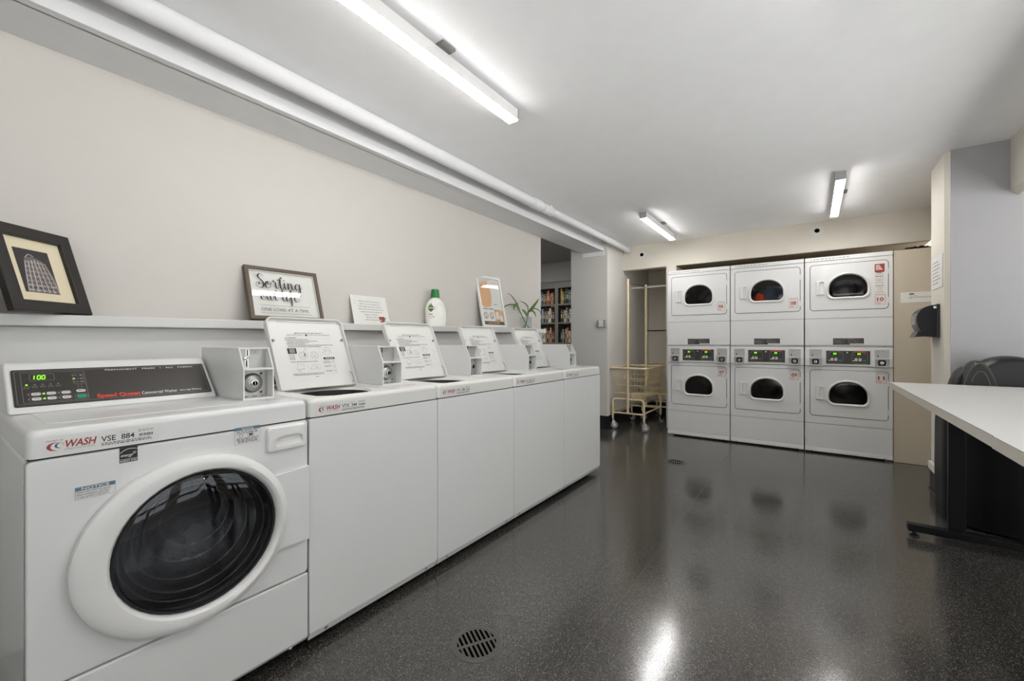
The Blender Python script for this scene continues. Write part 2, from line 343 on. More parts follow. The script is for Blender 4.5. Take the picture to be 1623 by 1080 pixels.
def lamp(x, y0, y1, label, br):
    t = thing('ceiling_light', label, 'light', (x, (y0 + y1) / 2, 2.46), 'strip lights on the ceiling')
    b = MB(); b.box(x - .031, x + .031, y0 + .008, y1 - .008, 2.392, 2.449, 'lens_side'); obj('housing', b, t)
    b = MB(); b.rbox(WORLD, x - .029, x + .029, y0 + .009, y1 - .009, 2.384, 2.393, 'lamp_lens', .002); obj('diffuser', b, t)
    for y in (y0, y1 - .009): obj('end_cap', MB().rbox(WORLD, x - .034, x + .034, y, y + .009, 2.386, 2.451, 'switch_grey', .002), t)
    obj('bracket', MB().rbox(WORLD, x - .03, x + .07 * br, br and (y0 + y1) / 2 - .045, (y0 + y1) / 2 + .035, 2.449, 2.46, 'ink_grey', .001), t)
lamp(-1.383, .78, 1.975, 'long lit white strip light nearest the camera, above the washers', 1)
lamp(-1.39, 4.25, 5.37, 'lit white strip light near the back wall beside the ceiling pipe', 1)
lamp(.186, 4.12, 5.31, 'lit white strip light above the right-hand dryers', 1)
lamp(.186, .78, 1.975, 'lit white strip light above the camera, just outside the top edge', 1)

# ------------------------------------------------------------------ stickers shared by the washers
def wash_logo(b, F, x, y, s, far=False):
    def cres(x0, y0, sc, m, a0, a1, th):
        o_ = []; i_ = []
        for i in range(13):
            a = a0 + (a1 - a0) * i / 12; k_ = math.sin(math.pi * i / 12) ** .8
            o_.append((x0 + sc * 1.5 * math.cos(a), y0 + sc * math.sin(a))); i_.append((x0 + sc * (1.5 - th * k_) * math.cos(a) + sc * .18 * k_ * th, y0 + sc * (1 - th * .55 * k_) * math.sin(a)))
        for j in range(12):
            b.face(F, [o_[j], o_[j + 1], i_[j + 1], i_[j]], .0006, m)
    cres(x + 1.5 * s * .5, y, s * .5, 'ink_red', R(70), R(285), .55)
    cres(x + s * 1.15, y + s * .08, s * .34, 'ink_blue', R(65), R(285), .5)
    cres(x + s * 1.55, y + s * .2, s * .2, 'ink_peach', R(65), R(285), .45)
def wash_sticker(b, F, x, y, num):
    """strip 0.222 x 0.037 on the front lip"""
    b.rrect(F, x, y, x + .222, y + .037, .002, .0002, 'sticker'); 
    b.text(F, 'PROPERTY OF', x + .006, y + .0305, .0045, .0005, 'ink')
    wash_logo(b, F, x + .006, y + .0175, .021)
    b.text(F, 'WASH', x + .038, y + .0125, .0245, .0007, 'ink_red', bold=.025, shear=.25, width=.056)
    b.text(F, 'multifamily laundry systems', x + .036, y + .0065, .0052, .0005, 'ink_grey', width=.055)
    b.text(F, num, x + .102, y + .0135, .0195, .0005, 'ink', bold=.012, width=.066)
    b.text(F, 'Machine ID', x + .138, y + .031, .0035, .0005, 'ink_grey')
    b.dashes(F, x + .103, x + .205, y + .0075, .0022, .0005, 'ink_soft', 3, .006, .002); b.dashes(F, x + .103, x + .205, y + .0035, .0022, .0005, 'ink', 4, .006, .002)
    b.dashes(F, x + .176, x + .208, y + .031, .0016, .0005, 'ink_grey', 5, .005, .002); b.dashes(F, x + .176, x + .208, y + .0275, .0016, .0005, 'ink_grey', 6, .005, .002)
    rnd = random.Random(9); xx = x + .178
    while xx < x + .206: w_ = rnd.choice((.0006, .001, .0016)); b.rect(F, xx, y + .0145, xx + w_, y + .022, .0005, 'ink'); xx += w_ + .0009
def deck(b, F0, x0, x1, y0, y1, z0, z1, m, hole=None, tub=None, r=.02):
    """washer top: rounded slab, optional sunken rectangle (hole) with an oval opening (tub)"""
    secs = [(rr(x0, x1, y0, y1, r), z0), (rr(x0, x1, y0, y1, r), z1 - .018), (rr(x0 + .003, x1 - .003, y0 + .003, y1 - .003, r), z1 - .008), (rr(x0 + .009, x1 - .009, y0 + .009, y1 - .009, r), z1 - .002), (rr(x0 + .018, x1 - .018, y0 + .018, y1 - .018, r), z1)]
    if not hole: b.loops(WORLD, secs, m); return
    hx0, hx1, hy0, hy1 = hole; d = .012
    secs += [(rr(hx0, hx1, hy0, hy1, .03), z1), (rr(hx0 + .008, hx1 - .008, hy0 + .008, hy1 - .008, .03), z1 - d)]
    if tub:
        tx0, tx1, ty0, ty1, tr = tub; secs += [(rr(tx0, tx1, ty0, ty1, tr), z1 - d - .002), (rr(tx0 + .006, tx1 - .006, ty0 + .006, ty1 - .006, tr), z1 - d - .012)]
        b.loops(WORLD, secs, m, True, False)
        b.loops(WORLD, [(rr(tx0 + .006, tx1 - .006, ty0 + .006, ty1 - .006, tr), z1 - d - .012), (rr(tx0 + .02, tx1 - .02, ty0 + .02, ty1 - .02, tr), z1 - .25)], 'drum_liner', False, True)
    else: b.loops(WORLD, secs, m)
def price_mark(b, y, x=-1.60):
    F = Fr((x, y, .925), (0, 1, 0), (-1, 0, 0))
    P = [(-.045, .03), (-.045, .005), (0, -.022), (.045, .005), (.045, .03)]
    b.face(F, P, .0003, 'sticker')
    for i in range(5): b.stroke(F, [P[i], P[(i + 1) % 5]], .0025, .0006, 'ink_brick', k=1)
    b.text(F, 'TAP', 0, .0, .020, .0007, 'ink_brick', 'CENTER', bold=.03) if False else b.dashes(F, -.028, .03, .002, .008, .0007, 'ink_brick', 7, .012, .004)
def coin_box(name_parent, y0, y1, xf, num=0):
    """white steel coin box standing on a washer deck; open front with slot plate above and round lock below"""
    z0 = .925; xb = -2.05; zt = 1.115; zm = 1.037; t = .005; t_ = name_parent
    side = [(xf, z0), (xf, zm), (xf - .040, zt), (xb, zt), (xb, z0)]
    g = MB(); Fs = Fr((0, 0, 0), (1, 0, 0), (0, 0, 1))   # plane XZ, normal -Y
    for ya, yb in ((y0, y0 + t), (y1 - t, y1)): g.prism(Fs, side, -yb, -ya, 'enamel', .0008, 1)
    g.box(xb, xf - .040, y0 + t, y1 - t, zt - t, zt, 'enamel'); g.box(xb, xf, y0 + t, y1 - t, z0, z0 + t, 'enamel'); g.box(xb, xb + t, y0 + t, y1 - t, z0, zt, 'enamel')
    g.box(xf - .055, xf, y0 + t, y1 - t, zm - .004, zm + .003, 'enamel')
    o = obj('coin_box', g, t_)
    # slot plate
    px = xf - .058; g = MB(); g.box(px - .002, px, y0 + t, y1 - t, zm, zt - t, 'zinc_plate'); F = FX(px)
    yc = y0 + .038
    g.rrect(F, yc - .006, zm + .045, yc + .006, zm + .072, .003, .0006, 'chrome'); g.rect(F, yc - .002, zm + .047, yc + .0015, zm + .070, .0012, 'pit')
    g.rrect(F, yc - .010, zm + .003, yc + .004, zm + .036, .003, .0006, 'chrome'); g.rect(F, yc - .005, zm + .006, yc - .001, zm + .030, .0012, 'pit')
    g.lathe(F, yc - .008, zm + .038, [(.007, 0), (.007, .004), (.004, .006)], 'chrome', 14)
    g.outline(F, yc + .010, zm + .054, yc + .040, zm + .068, .007, .001, .0008, 'ink_soft'); g.dashes(F, yc + .019, yc + .031, zm + .060, .002, .0008, 'ink_soft', 1, .006, .001)
    obj('coin_slot', g, t_)
    px = xf - .046; g = MB(); g.box(px - .003, px, y0 + t, y1 - t, z0 + t, zm - .004, 'zinc_plate'); F = FX(px)
    for dy in (-.022, .022):
        for dz in (-.036, .034): g.lathe(F, y1 - .028 + 0 * dy, z0 + .058 + dz, [(.005, 0), (.005, .003), (.003, .004)], 'chrome', 12)
    g.dashes(F, y0 + .02, y1 - .02, z0 + .006, .003, .0006, 'ink_soft', 5, .012, .016); obj('lock_plate', g, t_)
    g = MB(); yc = y0 + (y1 - y0) * .45; zc = z0 + .058
    g.lathe(F, yc, zc, [(.037, 0), (.037, .003), (.034, .006), (.033, .009), (.030, .015), (.020, .020), (.016, .022)], 'steel', 28)
    g.lathe(F, yc, zc, [(.013, .021), (.013, .026), (.010, .027)], 'chrome', 20); g.disc(F, yc, zc, .0085, .0276, 'pit'); g.box(yc - .0015, yc + .0015, zc - .006, zc + .006, .0276, .029, 'chrome', F)
    obj('coin_lock', g, t_)

# ------------------------------------------------------------------ front loading washer
def front_loader():
    Y0, Y1, X = .149, .829, -1.5; F = FX(X)
    t = thing('front_load_washer', 'white front loading coin washer with round glass door at the left end of the row', 'washing machine', (-1.85, .49, 0), None)
    b = MB(); b.loops(F, [(rr(Y0, Y1, .055, .855, .012), -.70), (rr(Y0, Y1, .055, .855, .012), -.012)], 'enamel', True, False)
    b.box(Y0 + .06, Y1 - .06, .0, .055, -.66, -.1, 'black_rubber', F); b.box(Y0 + .01, Y1 - .01, .04, .056, -.69, -.02, 'seam_dark', F)
    obj('cabinet', b, t)
    yc, zc = .4985, .548
    b = MB(); circ = lambda r, h: (rr(yc - r, yc + r, zc - r, zc + r, r, 9), h)
    rect = lambda d, h: (rr(Y0 + d, Y1 - d, .300 + d, .853 - d, max(.014 - d, .001), 9), h)
    b.loops(F, [rect(0, -.02), rect(0, -.005), rect(.002, -.001), rect(.006, 0), circ(.235, 0), circ(.228, -.03), circ(.225, -.1)], 'enamel', False, False)
    arc = [(.480 + .255 * math.sqrt(max(0, 1 - ((z - .55) / .2465) ** 2)), z) for z in [.682 - i_ * .0256 for i_ in range(11)]]
    b.prism(F, [(Y1 - .003, .424), (Y1 - .003, .690)] + [(a - .004, z) for a, z in arc], 0, .018, 'enamel', .003, 2)
    fp = obj('front_panel', b, t)
    b = MB(); b.prism(Fr((X, 0, 0), (1, 0, 0), (0, 0, 1)), [(-.03, .295), (-.004, .295), (0, .290), (0, .062), (-.012, .046), (-.03, .044)], -Y1, -Y0, 'enamel', .002, 1)
    for y in (Y0 + .08, Y1 - .06): b.lathe(Fr((X - .008, y, .053), (0, 1, 0), (-.55, 0, .83)), 0, 0, [(.007, -.001), (.007, .002), (.004, .003)], 'steel', 12)
    obj('lower_panel', b, t)
    # door: wide white ring, dark gasket, domed glass, bowl, drum
    oy, oz = .480, .550
    E = lambda ry, rz, h, cy=oy, cz=oz: (rr(cy - ry, cy + ry, cz - rz, cz + rz, [(ry, rz)] * 4, 12), h)
    b = MB(); iy, iz = .499, .548
    b.loops(F, [E(.262, .2465, .001), E(.266, .251, .010), E(.264, .249, .024), E(.256, .241, .032), E(.236, .226, .037, .486, .549), E(.217, .210, .034, iy, iz), E(.2105, .2045, .027, iy, iz), E(.2075, .2015, .012, iy, iz), E(.207, .201, -.02, iy, iz)], 'plastic_white', False, False)
    dr = obj('door', b, t)
    b = MB(); b.loops(F, [E(.2085, .2025, .012, iy, iz), E(.206, .200, .017, iy, iz), E(.200, .194, .016, iy, iz), E(.198, .192, -.005, iy, iz)], 'black_rubber', False, False); obj('gasket', b, dr)
    b = MB(); b.loops(F, [E(.200, .194, .012, iy, iz), E(.17, .165, .022, iy, iz), E(.12, .116, .028, iy, iz), E(.05, .048, .031, iy, iz)], 'smoked_glass'); obj('door_glass', b, dr, angle=80)
    b = MB(); b.loops(F, [E(.196, .190, -.002, iy, iz), E(.190, .184, -.022, iy, iz), E(.182, .176, -.026, iy, iz), E(.176, .170, -.050, iy, iz - .002), E(.164, .158, -.056, iy + .004, iz - .004), E(.156, .150, -.080, iy + .006, iz), E(.138, .132, -.092, iy + .010, iz + .006), E(.126, .118, -.120, iy + .014, iz + .012), E(.108, .098, -.132, iy + .020, iz + .018), E(.098, .088, -.126, iy + .024, iz + .024), E(.084, .076, -.150, iy + .028, iz + .03), E(.060, .056, -.156, iy + .03, iz + .034)], 'bowl_glass'); obj('door_bowl', b, dr, angle=80)
    b = MB()  # added glossy rings imitate swirling reflections in the door glass
    for ry, h_, dy, dz in ((.186, -.022, 0, 0), (.170, -.054, .003, -.003), (.150, -.084, .007, .002), (.122, -.121, .015, .013), (.092, -.128, .026, .026)): b.tube([F @ Vector((iy + dy + ry * math.cos(a * .1309), iz + dz + ry * .96 * math.sin(a * .1309), h_ + .003)) for a in range(48)], .0028, 'glint_glass', 8, True)
    obj('swirl_glint', b, dr, angle=80)
    b = MB(); n_ = 48
    b.lathe(F, yc, zc, [(.228, -.10), (.240, -.13), (.245, -.18), (.245, -.50), (.20, -.52)], 'dark_steel', n_, False, True)
    b.lathe(F, yc, zc, [(.205, -.06), (.228, -.075), (.228, -.12), (.212, -.13)], 'black_rubber', n_, False, False)
    for k_ in range(3):
        a = R(70 + 120 * k_); ca, sa = math.cos(a), math.sin(a); F2 = Fr((X - .50, yc, zc), (0, ca, sa), (0, -sa, ca))
        b.loops(F2, [[(.243, -.045, q) for q in (.0,)] + []] * 0 or [([(.245, -.05), (.245, .05), (.18, .022), (.18, -.022)], .02), ([(.245, -.04), (.245, .04), (.19, .016), (.19, -.016)], .34)], 'plastic_white')
    b.lathe(F, yc, zc, [(.07, -.515), (.06, -.50), (.02, -.49)], 'steel', 24); obj('drum', b, t)
    # detergent drawer
    b = MB(); a0, a1, z0, z1 = .683, .817, .762, .846
    h0, h1, v0, v1 = a0 + .028, a1 - .014, z0 + .016, z0 + .052
    q = [(.004, .004), (.012, .008), (.040, .014), (.040, .014)]
    b.loops(F, [(rr(a0, a1, z0, z1, .012, 6), .0005), (rr(a0, a1, z0, z1, .012, 6), .010), (rr(a0 + .003, a1 - .003, z0 + .003, z1 - .003, .011, 6), .014), (rr(a0 + .006, a1 - .006, z0 + .006, z1 - .006, .010, 6), .015),
                (rr(h0, h1, v0, v1, q, 6), .015), (rr(h0 + .002, h1 - .002, v0 + .004, v1, q, 6), .009), (rr(h0 + .004, h1 - .004, v0 + .012, v1 + .0005, q, 6), .0015)], 'plastic_white')
    obj('detergent_drawer', b, t)
    # top deck
    b = MB(); deck(b, WORLD, -2.2, X, Y0, Y1, .858, .925, 'enamel'); b.rbox(WORLD, -2.19, -1.60, Y0 + .045, .66, .9215, .9262, 'enamel', .002, .03)
    price_mark(b, .765, -1.615); obj('top_deck', b, t)
    b = MB(); b.box(-2.18, -1.506, Y0 + .004, Y1 - .004, .853, .859, 'seam_dark')
    obj('seam', b, t)
    b = MB(); wash_sticker(b, Fr((X + .0005, 0, 0), (0, 1, 0), (0, 0, 1)), .176, .8645, 'VSE  884'); obj('machine_sticker', b, t)
    # energy star
    b = MB(); y, z = .3135, .8135; F1 = FX(X + .0012); b.rect(F1, y, z, y + .037, z + .0405, 0, 'ink')
    b.text(F1, 'ENERGY STAR', y + .0185, z + .002, .0066, .0005, 'ink_white', 'CENTER', bold=.01, width=.034); b.rect(F1, y, z + .0085, y + .037, z + .0093, .0004, 'ink_white')
    b.stroke(F1, [(y + .001, z + .026), (y + .010, z + .033), (y + .0215, z + .036), (y + .036, z + .034)], .0013, .0005, 'ink_white')
    b.text(F1, 'energy', y + .0025, z + .016, .0105, .0005, 'ink_white', shear=.5, bold=.005, width=.026)
    b.stroke(F1, [(y + .027, z + .022), (y + .031, z + .028), (y + .0335, z + .021), (y + .027, z + .026), (y + .035, z + .026), (y + .0285, z + .020)], .0009, .0005, 'ink_white', k=1); obj('efficiency_sticker', b, t)
    b = MB(); y, z, w_, h_ = .2305, .7405, .075, .031
    b.rect(F1, y, z, y + w_, z + h_, 0, 'ink_soft'); b.rect(F1, y + .0006, z + .0006, y + w_ - .0006, z + h_ - .0006, .0003, 'sticker'); b.rect(F1, y + .0006, z + .0215, y + w_ - .0006, z + h_ - .0006, .0005, 'ink_teal')
    b.text(F1, 'NOTICE', y + w_ / 2, z + .023, .0095, .0008, 'ink_white', 'CENTER', bold=.01, width=.052)
    for i, s_ in enumerate(('DOOR LOCK LIGHT must go out', 'before attempting to open door.', 'To open, push door in then pull out.')): b.text(F1, s_, y + .003, z + .0155 - i * .006, .0062, .0007, 'ink', width=.062 - .001 * i)
    obj('notice_label', b, t)
    b = MB(); y, z, w_, h_ = .588, .8065, .076, .054
    b.rect(F1, y, z, y + w_, z + h_, 0, 'ink_soft'); b.rect(F1, y + .0006, z + .0006, y + w_ - .0006, z + h_ - .0006, .0003, 'sticker'); b.rect(F1, y + .0006, z + h_ - .010, y + w_ - .0006, z + h_ - .0006, .0005, 'ink_teal')
    b.text(F1, 'NOTICE', y + w_ / 2, z + h_ - .0085, .0085, .0008, 'ink_white', 'CENTER', bold=.01, width=.034)
    for i, zz in enumerate((.039, .034, .017, .0125, .0085, .0045)): b.dashes(F1, y + .005 + .004 * (i > 3), y + w_ - .006, z + zz, .0022, .0007, 'ink_soft', 20 + i, .007, .002)
    b.outline(F1, y + .012, z + .0225, y + .024, z + .031, .001, .001, .0007, 'ink'); b.rect(F1, y + .042, z + .0235, y + .053, z + .032, .0007, 'ink_blue'); b.ring(F1, y + .047, z + .028, .009, .0100, .0009, 'ink_brick')
    obj('detergent_label', b, t)
    # console
    L_ = .1803; b = MB()
    b.prism(Fr((0, 0, 0), (1, 0, 0), (0, 0, 1)), [(-1.87, .926), (-1.872, .934), (-1.995, 1.060), (-2.012, 1.071), (-2.04, 1.072), (-2.12, 1.05), (-2.12, .926)], -.672, -.152, 'enamel', .007, 3)
    c_ = obj('console', b, t)
    F2 = Fr((-1.87, 0, .93), (0, 1, 0), (-.125, 0, .13)); h = .0035; b = MB()
    b.loops(F2, [(rr(.166, .660, .019, .163, .005), -.002), (rr(.166, .660, .019, .163, .005), h)], 'panel_black')
    b.outline(F2, .172, .026, .654, .157, .004, .0012, h + .0003, 'ink_grey'); b.outline(F2, .184, .031, .3235, .151, .004, .0012, h + .0003, 'ink_grey')
    b.outline(F2, .202, .116, .255, .144, .004, .0012, h + .0004, 'ink_grey')
    def seg(ch, x, y, w_, hh, m):
        T = {'0': 'abcdef', '1': 'bc', '8': 'abcdefg', '6': 'acdefg'}[ch]; q_ = .0022; sk = .12
        P = {'a': (0, hh, w_, hh), 'g': (0, hh / 2, w_, hh / 2), 'd': (0, 0, w_, 0), 'f': (0, hh / 2, 0, hh), 'e': (0, 0, 0, hh / 2), 'b': (w_, hh / 2, w_, hh), 'c': (w_, 0, w_, hh / 2)}
        for s_ in T:
            ax, ay, bx, by = P[s_]; d = .0008
            if ax == bx: ay += d; by -= d
            else: ax += d; bx -= d
            b.stroke(F2, [(x + ax + ay * sk, y + ay), (x + bx + by * sk, y + by)], q_, h + .0008, m, k=1)
    for i, ch in enumerate('100'): seg(ch, .2085 + i * .0095 + (.0 if i else -.0035), .1215, .006, .016, 'led_green')
    for i in range(5):
        x = .1945 + i * .0165; b.disc(F2, x, .101, .0026, h + .0005, 'led_green' if i == 0 else 'ink_grey', 14); b.dashes(F2, x - .006, x + .006, .0935, .0018, h + .0005, 'ink_grey', i, .005, .0015); b.dashes(F2, x - .006, x + .006, .0895, .0018, h + .0005, 'ink_grey', i + 9, .005, .0015)
    b.dashes(F2, .186, .202, .0855, .0018, h + .0005, 'ink_grey', 4, .005, .0015)
    for i in range(3):
        for j in range(2):
            x = .209 + i * .0315; y = .0445 + j * .019
            b.outline(F2, x - .014, y - .0075, x + .0145, y + .0075, .0055, .0009, h + .0004, 'ink_grey'); b.rrect(F2, x - .008, y - .0052, x + .012, y + .0052, .0052, h + .0008, 'sticker'); b.dashes(F2, x - .004, x + .009, y - .001, .002, h + .0012, 'ink', i * 3 + j, .004, .001)
            b.disc(F2, x - .0135, y, .0026, h + .0008, 'led_green' if i == 1 else 'ink_grey', 12)
    b.outline(F2, .294, .095, .3195, .140, .003, .0009, h + .0004, 'ink_grey')
    for j in range(3): b.disc(F2, .297, .104 + j * .0135, .0022, h + .0006, 'led_green' if j == 1 else 'ink_grey', 10); b.dashes(F2, .300, .308, .103 + j * .0135, .0022, h + .0006, 'ink_grey', j, .004, .001); b.disc(F2, .314, .104 + j * .0135, .0035, h + .0006, 'ink_grey', 10)
    b.stroke(F2, [(.304, .095), (.304, .083), (.3015, .083), (.3075, .074), (.3135, .083), (.311, .083), (.311, .095)], .0009, h + .0004, 'ink_grey', k=1)
    b.rrect(F2, .297, .0605, .3185, .0715, .0055, h + .0008, 'sticker'); b.dashes(F2, .300, .316, .065, .0022, h + .0012, 'ink', 2, .006, .001)
    b.outline(F2, .2915, .0345, .321, .0535, .005, .0009, h + .0004, 'ink_grey'); b.rrect(F2, .296, .037, .3185, .051, .005, h + .0008, 'ink_green')
    b.text(F2, 'PERMANENT   PRESS   \u2022   ALL   FABRIC', .375, .1465, .0085, h + .0006, 'ink_white', width=.25)
    b.text(F2, 'Speed Queen', .342, .032, .0205, h + .0006, 'ink_orange', bold=.035, width=.108)
    b.text(F2, 'Commercial Washer', .4545, .032, .0175, h + .0006, 'ink_white', width=.100); b.text(F2, 'Ultra High Efficiency', .562, .034, .010, h + .0006, 'ink_white', shear=.2, width=.068)
    obj('control_panel', b, c_, flip=False)
    coin_box(t, .682, .789, -1.667)
front_loader()

# ------------------------------------------------------------------ top loading washers
def lid_print(b, F):
    h = .0008; I = 'ink_soft'
    b.text(F, 'IMPORTANT! FOR BEST RESULTS', .198, .286, .0085, h, I, 'CENTER', bold=.01, width=.142)
    b.text(F, 'HIGH EFFICIENCY', .089, .2765, .0075, h, I, width=.082); b.disc(F, .1835, .279, .006, h, I, 16); b.text(F, 'DETERGENT IS RECOMMENDED', .196, .2765, .0075, h, I, width=.110)
    b.face(F, [(.076, .2605), (.083, .2605), (.0795, .2665)], h, 'ink'); b.text(F, 'WARNING', .086, .2605, .0085, h, 'ink', bold=.02, width=.045); b.rect(F, .135, .260, .310, .2605, h, 'ink_grey')
    for i, (a, c_) in enumerate(((.076, .19), (.083, .235), (.083, .19), (.078, .17), (.083, .315), (.083, .245))): b.dashes(F, a, c_, .2525 - i * .0072, .0028, h, I, i, .009, .002)
    b.rect(F, .076, .2135, .310, .2139, h, 'ink_grey')
    b.rect(F, .076, .182, .118, .210, h, 'ink')
    for i in range(4): b.dashes(F, .086, .110, .203 - i * .0055, .002, h + .0004, 'ink_white', i, .008, .002)
    for i in range(5): b.dashes(F, .078, .104, .176 - i * .006, .0022, h, I, 30 + i, .007, .002)
    for x in (.168, .232): b.rect(F, x, .150, x + .0004, .2135, h, 'ink_grey')
    for cx in (.143, .200):
        b.stroke(F, [(cx - .018, .172), (cx - .014, .158), (cx, .153), (cx + .016, .160), (cx + .018, .176), (cx + .008, .188), (cx - .010, .188), (cx - .018, .172)], .0009, h, I)
        b.stroke(F, [(cx - .006, .186), (cx - .008, .168), (cx + .006, .166), (cx + .004, .186)], .0007, h, I); b.stroke(F, [(cx - .012, .160), (cx, .167), (cx + .012, .162)], .0007, h, I)
    b.rect(F, .152, .166, .156, .184, h, 'ink'); b.stroke(F, [(.150, .190), (.157, .200), (.165, .207), (.160, .212)], .0009, h, I)
    b.stroke(F, [(.245, .185), (.270, .170), (.295, .185), (.272, .200), (.245, .185)], .0009, h, I, k=1); b.stroke(F, [(.250, .200), (.262, .210), (.280, .209), (.290, .195), (.280, .183)], .0009, h, I); b.stroke(F, [(.255, .198), (.268, .190), (.262, .203), (.280, .196)], .0007, h, I)
    b.rect(F, .243, .148, .302, .159, h, 'ink'); b.dashes(F, .252, .296, .152, .003, h + .0004, 'ink_white', 3, .007, .002)
    for j in range(3):
        z = .138 - j * .025
        for i in range(3 - (j > 0)): b.dashes(F, .240, .276, z - i * .005, .002, h, I, 50 + i + j * 4, .007, .002)
        b.ring(F, .290, z - .004, .0065, .0072, h, I, 12); b.stroke(F, [(.285, z - .008), (.297, z + .003)], .0008, h, I, k=1); b.rect(F, .236, z - .0165, .306, z - .0162, h, 'ink_grey')
    b.dashes(F, .080, .215, .1385, .0026, h, I, 71, .009, .002)
    b.outline(F, .106, .102, .138, .128, .001, .0007, h, I); b.stroke(F, [(.100, .105), (.108, .095), (.118, .088), (.112, .100), (.135, .104)], .0009, h, I); b.stroke(F, [(.150, .125), (.168, .095)], .0006, h, I, k=1)
    b.stroke(F, [(.170, .100), (.176, .118), (.190, .122), (.216, .122), (.216, .100), (.170, .100)], .0007, h, I, k=1); b.stroke(F, [(.190, .110), (.200, .112), (.196, .104), (.204, .108)], .001, h, I)
    for i in range(2): b.dashes(F, .080, .228, .078 - i * .006, .0026, h, I, 81 + i, .009, .002)
    b.rect(F, .231, .072, .2314, .145, h, 'ink_grey'); b.dashes(F, .182, .199, .060, .003, h, I, 9, .006, .002)
def top_loader(Y0, num, xf, label, w_=.6525, lid=True):
    X = -1.5; Y1 = Y0 + w_; F = FX(X)
    t = thing('top_load_washer', label, 'washing machine', (-1.85, (Y0 + Y1) / 2, 0), 'row of top loading washers')
    b = MB(); b.loops(F, [(rr(Y0 + .001, Y1 - .001, .055, .855, .012), -.70), (rr(Y0 + .001, Y1 - .001, .055, .855, .012), -.012)], 'enamel')
    b.box(Y0 + .06, Y1 - .06, .0, .055, -.66, -.1, 'black_rubber', F); b.box(Y0 + .01, Y1 - .01, .04, .056, -.69, -.02, 'seam_dark', F); obj('cabinet', b, t)
    b = MB(); b.rbox(F, Y0 + .001, Y1 - .001, .062, .853, -.02, 0, 'enamel', .004, .008)
    b.prism(Fr((X, 0, 0), (1, 0, 0), (0, 0, 1)), [(-.02, .066), (-.001, .066), (-.014, .034), (-.02, .034)], -(Y1 - .004), -(Y0 + .004), 'enamel', .001, 1)
    for y in (Y0 + .07, Y1 - .07): b.lathe(Fr((X - .0075, y, .050), (0, 1, 0), (.38, 0, .92)), 0, 0, [(.007, -.001), (.007, .002), (.004, .003)], 'steel', 12)
    obj('front_panel', b, t)
    b = MB(); b.box(-2.18, -1.506, Y0 + .004, Y1 - .004, .853, .859, 'seam_dark'); obj('seam', b, t)
    b = MB(); deck(b, WORLD, -2.2, X, Y0 + .0005, Y1 - .0005, .858, .925, 'enamel_warm', (-1.955, -1.535, Y0 + .072, Y0 + .462), (-1.925, -1.625, Y0 + .10, Y0 + .434, .145))
    price_mark(b, Y0 + .56, -1.60); obj('top_deck', b, t)
    b = MB(); wash_sticker(b, FX(X + .0005), Y0 + .030, .8645, num); obj('machine_sticker', b, t)
    b = MB(); b.prism(Fr((0, 0, 0), (1, 0, 0), (0, 0, 1)), [(-2.03, .926), (-2.06, 1.05), (-2.12, 1.06), (-2.16, 1.04), (-2.16, .926)], -(Y0 + .475), -(Y0 + .03), 'enamel', .006, 2)
    c_ = obj('console', b, t); F2 = Fr((-2.03, 0, .926), (0, 1, 0), (-.03, 0, .124)); b = MB(); b.rrect(F2, Y0 + .045, .015, Y0 + .46, .115, .004, .002, 'panel_black')
    for i in range(6): b.dashes(F2, Y0 + .06, Y0 + .12, .03 + i * .012, .003, .0025, 'ink_grey', i, .012, .004)
    obj('control_panel', b, c_)
    # open lid leaning back, printed side to the room
    if lid:
        F3 = Fr((-1.9, Y0 + .087, .915), (0, 1, 0), (-.15, 0, .33)); q = [(.012, .012), (.012, .012), (.034, .034), (.034, .034)]; o_ = lambda d, h: (rr(d, .386 - d, d * .5, .366 - d, [(max(a - d, .002), max(a - d, .002)) for a, _ in q], 6), h)
        b = MB(); b.loops(F3, [o_(.004, -.014), o_(0, -.010), o_(0, .014), o_(.002, .018), o_(.0045, .019), o_(.007, .0175), o_(.010, .0)], 'enamel_warm')
        b.loops(F3, [(rr(.06, .326, .346, .3525, .003), 0), (rr(.06, .326, .346, .3525, .003), .004)], 'enamel_warm')
        o = obj('lid', b, t)
        for y in (.021, .365): obj('bumper', MB().lathe(F3, y, .250, [(.0065, 0), (.0065, .008), (.0045, .011), (.002, .0115)], 'steel', 14), o)
        b = MB(); b.tube([F3 @ Vector(p_) for p_ in ((.366, .015, .006), (.370, .03, .012), (.369, .055, .012), (.366, .075, .006))], .0022, 'steel', 8); obj('hinge_spring', b, o)
        b = MB(); lid_print(b, F3); obj('printed_instructions', b, o, flip=False)
    coin_box(t, Y0 + .474, Y0 + .590, xf)
top_loader(.8335, 'VTX  344', -1.69, 'white top loading washer, lid open, directly right of the front loader')
top_loader(1.4865, 'VTX  348', -1.70, 'white top loading washer, lid open, second from the front loader')
top_loader(2.1395, 'VTX  386', -1.70, 'white top loading washer, lid open, third from the front loader')
top_loader(2.7925, 'VTX  361', -1.70, 'white top loading washer at the far end of the row, nearest the light switch', lid=True)

